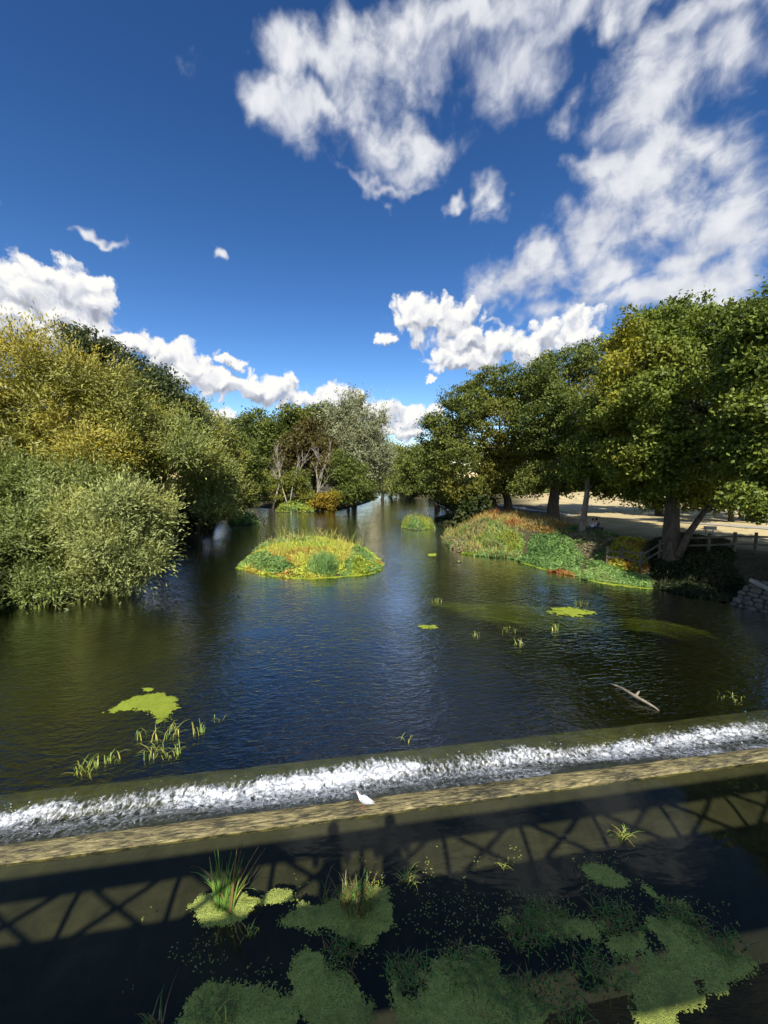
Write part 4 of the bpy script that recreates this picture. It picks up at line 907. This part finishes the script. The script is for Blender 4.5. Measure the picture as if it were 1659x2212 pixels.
for sx_ in (-.5, 1.0): a = Acc(); a.box(bl((sx_, 0, .20)), (.05, .17, .25), BR); a.build('leg', WOOD, bench)
person('person in a white top sitting on the bench beside the slender tree', bl((-.25, -.02, 0)), R(25 - 70), True, WHITEC, DARKC, 'people on the bench', .03)
person('person in dark blue clothes sitting on the bench, right of the one in white', bl((.32, -.02, 0)), R(25 - 40), True, NAVY, NAVY, 'people on the bench', .06)
a = Acc(); q = at(1533, 1158, z=1.9); q.z = gz_at(q.x, q.y)
a.box((q.x, q.y, q.z + .45), (.45, .02, .14), Matrix.Rotation(R(-15), 3, 'Z')); a.box((q.x - .3, q.y + .05, q.z + .15), (.03, .03, .4)); a.box((q.x + .3, q.y + .05, q.z + .15), (.03, .03, .4))
tag(a.build('pale_board', plain('pale_paint', (.30, .30, .30))), 'pale board on short posts in the shade behind the fence', 'board')
# dry field grass tuft row is part of the ground; rubble wall at the right edge
wall = thing('rubble_wall', 'broken rubble stone wall on the waterline at the right edge', 'wall')
rd_ = random.Random(4); meshes = []
for k_ in range(6):
    a = Acc(); ball(a, (0, 0, 0), 1, (1, 1, 1), 8, 6); vv = np.array(a.V); vv *= (1 + .35 * (fbm(vv * 1.1 + 7 * k_, 2, k_)[:, None] - .5)); vv = np.sign(vv) * np.abs(vv) ** .72
    o = mkl('stone', vv, a.F, STONE, wall); meshes.append(o.data); bpy.data.objects.remove(o)
w0 = at(1575, 1302, z=0); w1 = at(1720, 1335, z=0); wd = (w1 - w0); wl = wd.length; wd.normalize(); wn2 = Vector((wd.y, -wd.x, 0))
row = 0; zc = -.15
while zc < 1.25:
    hh = rd_.uniform(.10, .16); u = rd_.uniform(0, .2) + (.25 * max(0, zc) * 2)
    while u < wl:
        ln = rd_.uniform(.12, .30); o = bpy.data.objects.new('stone', meshes[rd_.randrange(6)]); COL.objects.link(o); o.parent = wall
        o.location = w0 + wd * (u + ln) + wn2 * (rd_.uniform(-.06, .06) - .10 * zc) + Vector((0, 0, zc + hh)); o.scale = (ln, rd_.uniform(.16, .24), hh)
        o.rotation_euler = (rd_.uniform(-.1, .1), rd_.uniform(-.12, .12), math.atan2(wd.y, wd.x) + rd_.uniform(-.1, .1)); u += ln * 1.93
    zc += hh * 1.8
a = Acc(); a.bar(at(1620, 1252, y=19.2), at(1665, 1275, y=18.4), .04, .09); tag(a.build('broken_plank', mat_noise('grey_plank', (.20, .19, .17), (.36, .34, .30), 6, .85, .01)), 'grey broken plank leaning on the rubble wall', 'plank')

# ------------------------------------------------------------------ gull on the crest
gq = at(786, 1744, z=1.2); gull = thing('gull', 'white gull standing on the weir crest', 'gull', None, (gq.x, gq.y, 1.2)); gull.rotation_euler = (0, 0, R(168)); gull.scale = (.76, .76, .76)
GW = plain('white_feather', (.82, .82, .82), .7); GG = plain('pale_grey_feather', (.42, .44, .48), .7); GR = plain('red_leg', (.45, .08, .03), .5); GB = plain('black_tip', (.02, .02, .02), .5)
def loft(name, rings, mat, parent, n=14):
    V = []; F = []
    for (x_, y_, z_, rx, rz) in rings:
        for k_ in range(n): g = 2 * math.pi * k_ / n; V.append((x_, y_ + rx * math.cos(g), z_ + rz * math.sin(g)))
    for i in range(len(rings) - 1):
        for k_ in range(n): F.append((i * n + k_, i * n + (k_ + 1) % n, (i + 1) * n + (k_ + 1) % n, (i + 1) * n + k_))
    F += [tuple(range(n - 1, -1, -1)), tuple((len(rings) - 1) * n + k_ for k_ in range(n))]
    return mkl(name, V, F, mat, parent, True)
# facing +X locally: tail behind, chest up, neck and head
loft('body', [(-.21, 0, .135, .012, .006), (-.17, 0, .14, .03, .012), (-.12, 0, .145, .048, .034), (-.05, 0, .155, .066, .058), (.02, 0, .175, .072, .068), (.07, 0, .20, .062, .062), (.10, 0, .235, .045, .046), (.115, 0, .272, .035, .036),
              (.125, 0, .30, .036, .034), (.14, 0, .318, .033, .028), (.155, 0, .322, .022, .018), (.165, 0, .322, .006, .006)], GW, gull)
a = Acc(); a.tube([(.155, 0, .318), (.185, 0, .312), (.20, 0, .302)], [.010, .008, .003], 6); a.build('beak', GR, gull, True)
for s in (-1, 1):
    loft('wing', [(.06, s * .055, .20, .008, .02), (.02, s * .066, .19, .016, .052), (-.06, s * .062, .172, .016, .046), (-.14, s * .045, .158, .012, .026), (-.22, s * .022, .152, .006, .010), (-.25, s * .012, .152, .003, .004)], GG, gull, 10)
    a = Acc(); a.tube([(.005, s * .028, .13), (-.005, s * .03, .06), (.002, s * .03, .0)], [.009, .006, .006], 6); a.tube([(0, s * .03, .004), (.05, s * .035, .004)], [.007, .004], 5); a.tube([(0, s * .03, .004), (.04, s * .055, .004)], [.006, .004], 5); a.build('leg', GR, gull, True)
    a = Acc(); ball(a, (.143, s * .030, .323), .005, nu=6, nv=5); a.build('eye', GB, gull, True)

# ------------------------------------------------------------------ duckweed mats and plants on the near pool
ZP = 1.172
def mat_thing(label, pix, mat=DUCK, z=ZP, cell=.013, **kw):
    o = duck_mat('duckweed_mat', pix, z, cell, mat, **kw); tag(o, label, 'duckweed', 'duckweed mats on the water'); return o
mat_thing('duckweed mat around the foot of the sword-leaved reed clump', [(412, 1958), (432, 1942), (470, 1925), (520, 1922), (562, 1942), (535, 1982), (500, 2002), (460, 2006), (428, 1988)], seed=1, edge=.05)
mat_thing('thin scrap of duckweed right of the reed clump', [(560, 1948), (588, 1926), (626, 1928), (632, 1944), (600, 1950), (575, 1956)], seed=2, edge=.04)
mat_thing('rounded duckweed mat with a grass tuft in its middle', [(700, 1952), (755, 1922), (800, 1903), (832, 1928), (852, 1972), (846, 2008), (805, 2038), (772, 2044), (735, 2018), (690, 2008), (640, 2004), (608, 2000), (600, 1986), (640, 1966), (652, 1950), (680, 1958)], seed=3, edge=.06)
mat_thing('duckweed tongue running to the bottom edge below the rounded mat', [(630, 2065), (660, 2045), (700, 2062), (722, 2100), (765, 2130), (800, 2180), (790, 2260), (680, 2260), (640, 2180), (628, 2110)], seed=4, edge=.07)
mat_thing('wide duckweed mat on the bottom edge, leftmost', [(395, 2190), (420, 2140), (450, 2118), (478, 2138), (520, 2146), (560, 2128), (600, 2140), (632, 2160), (640, 2260), (380, 2260)], seed=5, edge=.08)
mat_thing('duckweed mat on the bottom edge right of the middle', [(832, 2112), (870, 2085), (910, 2098), (970, 2080), (1010, 2050), (1055, 2062), (1090, 2110), (1150, 2140), (1180, 2180), (1170, 2260), (870, 2260), (850, 2180)], seed=6, edge=.09, hole=.36)
mat_thing('ragged dark duckweed strip above the bottom right mat', [(1070, 1992), (1110, 1966), (1160, 1972), (1200, 1955), (1250, 1972), (1300, 1985), (1310, 2010), (1270, 2020), (1200, 2005), (1120, 2005)], seed=7, edge=.10, hole=.44)
mat_thing('largest duckweed mat reaching the lower right corner, partly in sunlight', [(1400, 1992), (1445, 1972), (1480, 2000), (1560, 2050), (1632, 2085), (1616, 2112), (1572, 2142), (1515, 2140), (1480, 2160), (1452, 2212), (1432, 2260), (1405, 2240), (1370, 2160), (1340, 2122), (1400, 2090), (1330, 2062), (1285, 2040), (1320, 2020)], seed=8, edge=.08, hole=.30)
mat_thing('small floating duckweed patch alone on the dark water at right', [(1256, 1872), (1282, 1862), (1312, 1872), (1352, 1896), (1342, 1912), (1312, 1916), (1272, 1896)], seed=9, edge=.05)
mat_thing('thin duckweed trail right of the small patch', [(1370, 1895), (1390, 1905), (1420, 1930), (1470, 1950), (1500, 1985), (1480, 1985), (1430, 1955), (1385, 1925)], seed=10, edge=.07, hole=.46)
mat_thing('bright yellow-green algae mat floating on the river at left', [(222, 1540), (262, 1518), (300, 1503), (345, 1496), (378, 1508), (382, 1528), (368, 1552), (345, 1562), (322, 1540), (290, 1528), (258, 1534)], DUCKY, .004, .035, seed=11, edge=.10, th=.015)
mat_thing('tiny algae scrap above the bright algae mat', [(305, 1486), (325, 1484), (328, 1492), (310, 1494)], DUCKY, .004, .03, seed=12, edge=.05)
mat_thing('long yellow-green weed mat on the river below the right bank', [(1180, 1322), (1215, 1312), (1270, 1316), (1288, 1326), (1250, 1330), (1205, 1330)], DUCKY, .004, .07, seed=13, edge=.22, hole=.38)
mat_thing('small algae scrap in mid river left of the long weed mat', [(905, 1352), (940, 1350), (944, 1356), (915, 1358)], DUCKY, .004, .05, seed=14, edge=.08)
mat_thing('faint algae scrap beside the left tip of the right bank', [(925, 1196), (942, 1196), (940, 1201), (926, 1201)], DUCKY, .004, .06, seed=15, edge=.08)

# sword-leaved reed clump, every blade a part
def blade(pts, wd_, mat, parent):
    A_ = Acc(); V = []; n = len(pts)
    for i, p_ in enumerate(pts):
        p_ = Vector(p_); f = i / (n - 1); wv = wd_ * (1 - f ** 2.2) * (.8 + .5 * f if f < .4 else 1)
        sd_ = Vector((math.cos(mat[1]), math.sin(mat[1]), 0)); V += [p_ - sd_ * wv, p_ + Vector((-sd_.y, sd_.x, 0)) * wv * .28, p_ + sd_ * wv]
    F = []
    for i in range(n - 1):
        for k_ in (0, 1): F.append((3 * i + k_, 3 * i + k_ + 1, 3 * i + k_ + 4, 3 * i + k_ + 3))
    A_.add(V, F); return A_.build('blade', mat[0], parent, True)
def mat_blade(name, c0, c1):
    m, t, out = new_mat(name); o = t.n('ShaderNodeTexCoord').outputs['Object']
    n = t.noise(t.v('MULTIPLY', o, (30, 30, 2)), 1.5, 3, .5); c = t.ramp(n, [(.3, c0), (.7, c1)])
    p = t.n('ShaderNodeBsdfPrincipled', i={'Base Color': c, 'Roughness': .4, 'Specular IOR Level': .45}); tr = t.n('ShaderNodeBsdfTranslucent', i={'Color': c})
    mx = t.n('ShaderNodeMixShader', i={0: .25, 1: p.outputs[0], 2: tr.outputs[0]}); t.L.new(mx.outputs[0], out); return m
BL = [mat_blade('reed_green', (.06, .14, .02), (.14, .26, .045)), mat_blade('reed_light', (.14, .24, .04), (.26, .36, .07)), mat_blade('reed_brown', (.14, .09, .03), (.25, .17, .06)), mat_blade('reed_yellow', (.40, .40, .06), (.55, .52, .10))]
rc = at(487, 1968, z=ZP); reed = thing('reed_clump', 'clump of tall sword-shaped green reeds standing in the near pool', 'reed', None)
rd_ = random.Random(12)
def reed_blade(b, tip, w_, mt, bow=.0, n=7):
    b = Vector(b); tip = Vector(tip); mid = b.lerp(tip, .5) + Vector((0, 0, bow))
    pts = [b.lerp(mid, u).lerp(mid.lerp(tip, u), u) for u in [i / (n - 1) for i in range(n)]]
    return blade(pts, w_, (mt, rd_.uniform(-.7, .7)), reed)
tips = [(462, 1832), (470, 1830), (452, 1850), (480, 1856), (500, 1838), (508, 1850), (512, 1830), (520, 1835), (492, 1870), (474, 1880), (485, 1895), (498, 1885), (515, 1862), (528, 1842), (465, 1870), (545, 1872), (478, 1905), (505, 1905), (490, 1860), (458, 1890), (518, 1890), (486, 1920), (470, 1915)]
for k_, (tx, ty) in enumerate(tips):
    b = rc + Vector((rd_.uniform(-.10, .10) + (tx - 487) * .0012, rd_.uniform(-.06, .08), -.05)); tp = at(tx, ty, y=rc.y + rd_.uniform(-.08, .12))
    reed_blade(b, tp, rd_.uniform(.011, .020), BL[(0, 0, 1, 0, 0, 1)[k_ % 6]] if ty > 1838 or k_ < 6 else BL[2], rd_.uniform(.0, .06))
for (tx, ty, y_, bow, mt) in [(395, 1890, .05, .45, 0), (402, 1878, .1, .5, 2), (432, 1905, 0, .25, 1), (420, 1880, .15, .35, 0), (560, 1925, -.05, .30, 1), (545, 1905, .0, .2, 3), (575, 1830, .25, .12, 2), (560, 1826, .2, .1, 2)]:
    reed_blade(rc + Vector((rd_.uniform(-.08, .08), 0, 0)), at(tx, ty, y=rc.y + y_), .013, BL[mt], bow)
for (bx, by, tx, ty) in [(520, 1945, 572, 1952), (530, 1940, 578, 1948), (515, 1950, 560, 1958)]: reed_blade(at(bx, by, z=ZP + .10), at(tx, ty, z=ZP + .03), .018, BL[3], .03)

# grass tuft on the rounded mat
def tuft(name, label, px, py, n, h, spread, z=ZP, cols=(0, 1, 2), w_=.006, seed=0, group=None, flat=.0):
    rg = random.Random(seed); c_ = at(px, py, z=z); t_ = thing(name, label, 'water plant', group); A_s = [Acc() for _ in cols]
    for k_ in range(n):
        a_ = rg.uniform(0, 6.28); r_ = rg.random() ** .6 * spread; b = c_ + Vector((math.cos(a_) * r_, math.sin(a_) * r_ * .7, -.02)); hh = h * rg.uniform(.5, 1.1)
        a2 = rg.uniform(0, 6.28); dr = Vector((math.cos(a2), math.sin(a2), 0)) * hh * rg.uniform(.2, .9 + flat); up_ = Vector((0, 0, hh * (1 - flat)))
        pts = [b, b + dr * .25 + up_ * .6, b + dr * .65 + up_ * .9, b + dr * 1.1 + up_ * rg.uniform(.5, .95)]; sd_ = Vector((-math.sin(a2), math.cos(a2), 0)) * w_ * rg.uniform(.7, 1.3); V = []
        for i, p_ in enumerate(pts): V += [p_ - sd_ * (1 - i / 3.3), p_ + sd_ * (1 - i / 3.3)]
        A_s[k_ % len(cols)].add(V, [(0, 1, 3, 2), (2, 3, 5, 4), (4, 5, 7, 6)])
    for A_, ci in zip(A_s, cols): A_.build(('green_blades', 'pale_blades', 'brown_blades', 'yellow_blades')[ci], BL[ci], t_)
    return t_
tuft('grass_tuft', 'dark drooping grass tuft in the middle of the rounded duckweed mat', 772, 1962, 330, .34, .20, seed=1, cols=(0, 2, 0, 2))
tuft('grass_tuft', 'pale reed shoots at the left edge of the rounded duckweed mat', 703, 1950, 10, .34, .06, seed=2, cols=(2, 0))
for k_, (px, py, n_, sp, lab) in enumerate([(1180, 1990, 260, .35, 'dark floating weed tangle in the ragged duckweed strip'), (1130, 2015, 150, .25, 'dark weed tangle at the left of the ragged duckweed strip'),
        (1010, 2085, 220, .32, 'dark weed tangle on top of the bottom middle duckweed mat'), (880, 2100, 160, .25, 'dark weed tangle on the left of the bottom middle mat'),
        (1110, 2150, 200, .3, 'dark weed tangle on the right of the bottom middle mat'), (1330, 1985, 200, .3, 'dark weed tangle between the ragged strip and largest mat'),
        (1470, 1985, 160, .28, 'dark weeds along the upper edge of the largest duckweed mat'), (1560, 2035, 120, .25, 'dark weeds at the right edge of the largest duckweed mat'),
        (1290, 2100, 160, .3, 'dark submerged weeds left of the largest duckweed mat'), (470, 2190, 120, .22, 'dark weeds at the bottom edge, far left'), (740, 2060, 120, .22, 'dark weeds between rounded mat and duckweed tongue'), (1210, 2160, 140, .3, 'dark submerged weeds at the bottom edge in front of the mats')]):
    tuft('pond_weed', lab, px, py, n_, .16, sp, seed=20 + k_, cols=(0, 2, 0), w_=.009, group='weed tangles on the near pool', flat=.55)
for k_, (px, py, n_, h_, lab) in enumerate([(880, 1905, 16, .22, 'yellow-green shoots right of the rounded duckweed mat'), (1345, 1805, 26, .20, 'sunlit floating grass tuft on the dark water at right'), (1092, 1873, 9, .15, 'small pale shoot floating above the duckweed strip'),
        (545, 2012, 20, .12, 'small leafy weed beside the reed clump'), (475, 2215, 14, .35, 'reed tips at the bottom edge, left'), (330, 2225, 20, .3, 'dark leafy weed cut by the bottom left edge')]):
    tuft('pond_shoot', lab, px, py, n_, h_, .10, seed=50 + k_, cols=(1, 3) if k_ != 5 else (0, 2), w_=.007, flat=.4)
# emergent weeds on the river below the weir
for k_, (px, py, n_, h_, sp, lab) in enumerate([(345, 1590, 40, .42, .55, 'upper part of the water weed standing below the algae mat'), (328, 1635, 22, .38, .3, 'left lower water weed below the algae mat'), (368, 1632, 22, .38, .3, 'right lower water weed below the algae mat'),
        (185, 1668, 30, .32, .35, 'water weed nearest the weir at left'), (243, 1645, 12, .30, .2, 'thin water weed right of the leftmost one'), (430, 1582, 12, .35, .2, 'single water weed right of the algae mat'), (470, 1555, 8, .2, .2, 'faint water weed on the blue ripples at left'), (880, 1600, 8, .25, .2, 'faint water weed close above the weir foam in mid river'),
        (1120, 1395, 14, .3, .3, 'small yellow-green weed in mid river at right'), (1200, 1362, 14, .4, .15, 'pale upright shoots below the long weed mat'), (1095, 1362, 16, .25, .5, 'flat scattered weed left of the pale upright shoots'), (1030, 1375, 10, .25, .2, 'small weed sprig near mid river'), (1255, 1305, 14, .35, .4, 'sprigs on the water above the long weed mat'), (945, 1300, 12, .35, .3, 'sprig at the left end of the submerged weed bed'), (1580, 1510, 14, .2, .4, 'sprig drifting towards the weir at right')]):
    tuft('water_weed', lab, px, py, n_, h_, sp, z=.0, seed=70 + k_, cols=(1, 3), w_=.012, group='weeds standing in the river', flat=.25)

# submerged weed bed combed by the current
def streamers(name, label, poly, n, seed, cols, z=(-.30, -.03), L=(1.2, 3.2), w_=.05, ang=0.0):
    rg = np.random.default_rng(seed); xs = [p_[0] for p_ in poly]; ys = [p_[1] for p_ in poly]
    X = rg.uniform(min(xs), max(xs), n * 4); Y = rg.uniform(min(ys), max(ys), n * 4); s = sdist(X, Y, poly) + (fbm(np.stack([X * .5, Y * 1.5, 0 * X], -1), 3, seed) - .5) * 2.2; X, Y = X[s > 0][:n], Y[s > 0][:n]; k = len(X)
    C = np.stack([X, Y, rg.uniform(*z, k)], -1); a = ang + rg.normal(size=k) * .12; A = np.stack([np.cos(a), np.sin(a), rg.normal(size=k) * .01], -1)
    V, F = leafquads(C, A, np.tile(np.array([[0, 0, 1.0]]), (k, 1)) + rg.normal(size=(k, 3)) * .25, rg.uniform(*L, k), w_ * rg.uniform(.5, 1.5, k)); V[:, 2] = np.minimum(V[:, 2], -.012)
    o = mk(name, V, F, WEED, col=np.array(cols)[rg.integers(0, len(cols), k)] * rg.uniform(.6, 1.3, (k, 1))); return tag(o, label, 'water weed', kind='stuff')
streamers('submerged_weed', 'green weed bed combed under the water below the right bank', px_poly([(930, 1300), (1000, 1300), (1120, 1312), (1230, 1318), (1290, 1330), (1260, 1345), (1150, 1350), (1060, 1340), (980, 1318)]), 3000, 5, [(.34, .40, .05), (.46, .50, .06), (.26, .30, .05)], z=(-.16, -.015), w_=.03, ang=R(-22))
streamers('submerged_weed', 'faint drowned weed right of the long weed mat', px_poly([(1370, 1335), (1470, 1345), (1490, 1360), (1400, 1362)]), 450, 6, [(.30, .34, .05), (.36, .38, .06)], w_=.03, z=(-.16, -.015), ang=R(-15))
streamers('submerged_weed', 'dark drowned weed trailing in the near pool', px_poly([(900, 2000), (1400, 2010), (1500, 2080), (1400, 2212), (820, 2200)], 1.1), 1500, 7, [(.035, .05, .02), (.05, .07, .03)], z=(.85, 1.12), L=(.25, .7), w_=.012, ang=R(-40))

# stray fronds and fallen leaves drifting on the near pool
rg = np.random.default_rng(99); dp = px_poly([(300, 2212), (420, 2040), (620, 2020), (900, 1890), (1250, 1880), (1500, 1960), (1659, 2060), (1659, 2230)], ZP)
X = rg.uniform(-5, 6, 9000); Y = rg.uniform(3.2, 5.6, 9000); kq = sdist(X, Y, dp) + (fbm(np.stack([X * 2.5, Y * 2.5, 0 * X], -1), 4, 98, .6) - .58) * 4 > 0
X, Y = X[kq][:2200], Y[kq][:2200]; k = len(X); a_ = rg.uniform(0, 6.28, k)
V, F = leafquads(np.stack([X, Y, np.full(k, ZP + .03)], -1), np.stack([np.cos(a_), np.sin(a_), 0 * a_], -1), np.tile(np.array([[0, 0, 1.0]]), (k, 1)), rg.uniform(.010, .035, k), rg.uniform(.008, .018, k))
fc = np.array([(.30, .38, .08), (.40, .46, .10), (.22, .28, .06), (.45, .33, .10), (.50, .48, .36)])[rg.choice(5, k, p=[.4, .25, .2, .1, .05])]
tag(mk('drifting_leaves', V, F, WEED, col=fc), 'stray fronds and small fallen leaves drifting on the near pool', 'leaves', kind='stuff')

# floating branch, twigs
a = Acc(); q0 = at(1318, 1478, z=.02); q1 = at(1425, 1538, z=.0)
pts = [q0.lerp(q1, u) + Vector((0, 0, .07 * math.sin(u * 3.1) + .01)) + Vector((.03 * math.sin(9 * u), .04 * math.sin(7 * u), 0)) for u in (0, .15, .3, .45, .55, .62, .75, .9, 1)]
a.tube(pts, [.03, .036, .04, .045, .06, .045, .04, .032, .012], 8); a.tube([pts[4], pts[4] + Vector((.12, .06, .10)), pts[4] + Vector((.17, .08, .13))], [.045, .03, .012], 6)
tag(a.build('drift_branch', BARKP, None, True), 'bare pale branch lying in the water above the weir foam at right', 'branch')
a = Acc(); a.tube([at(1116, 1381, z=.03), at(1125, 1386, z=.05), at(1130, 1390, z=.02)], [.012, .018, .01], 6); tag(a.build('drift_twig', DEAD, None, True), 'thin pale twig floating in mid river at right', 'twig')

# ------------------------------------------------------------------ the footbridge the picture is taken from (its shadow lies on the pool)
br = thing('footbridge', 'steel lattice footbridge whose shadow falls across the near pool', 'bridge')
def bp(s, n, z): return CS * s + CN * n + Vector((0, 0, z))
ZT, ZD, NF, NB = 6.36, 5.50, -.38, -1.55
for nn2 in (NF, NB):
    a = Acc(); a.bar(bp(-16, nn2, ZT), bp(16, nn2, ZT), .09, .09); a.build('top_chord', STEEL, br)
    a = Acc(); a.bar(bp(-16, nn2, ZD), bp(16, nn2, ZD), .07, .13); a.build('bottom_chord', STEEL, br)
    k_ = 0; s = -15.6
    while s < 15.6:
        a = Acc(); a.bar(bp(s, nn2, ZD), bp(s, nn2, ZT), .035, .035); a.build('post', STEEL, br)
        a = Acc(); a.bar(bp(s, nn2 + .03, ZD), bp(s + 1.3, nn2 + .03, ZT), .016, .026); a.build('diagonal', STEEL, br)
        a = Acc(); a.bar(bp(s, nn2 - .03, ZT), bp(s + 1.3, nn2 - .03, ZD), .016, .026); a.build('diagonal', STEEL, br)
        s += 1.3
a = Acc(); a.box(bp(0, (NF + NB) / 2, ZD + .02), (16, (NF - NB) / 2 - .08, .05), Matrix.Rotation(TH, 3, 'Z')); a.build('deck', WOOD, br)
for s, lab in ((.42, 'person at the bridge parapet, right of two whose shadows cross the crest'), (-.50, 'person at the bridge parapet, left of two whose shadows cross the crest')):
    q = bp(s, NF - .66, ZD + .08); person(lab, q, TH, False, DARKC, NAVY, 'people on the bridge').scale = (.92, .92, .93)
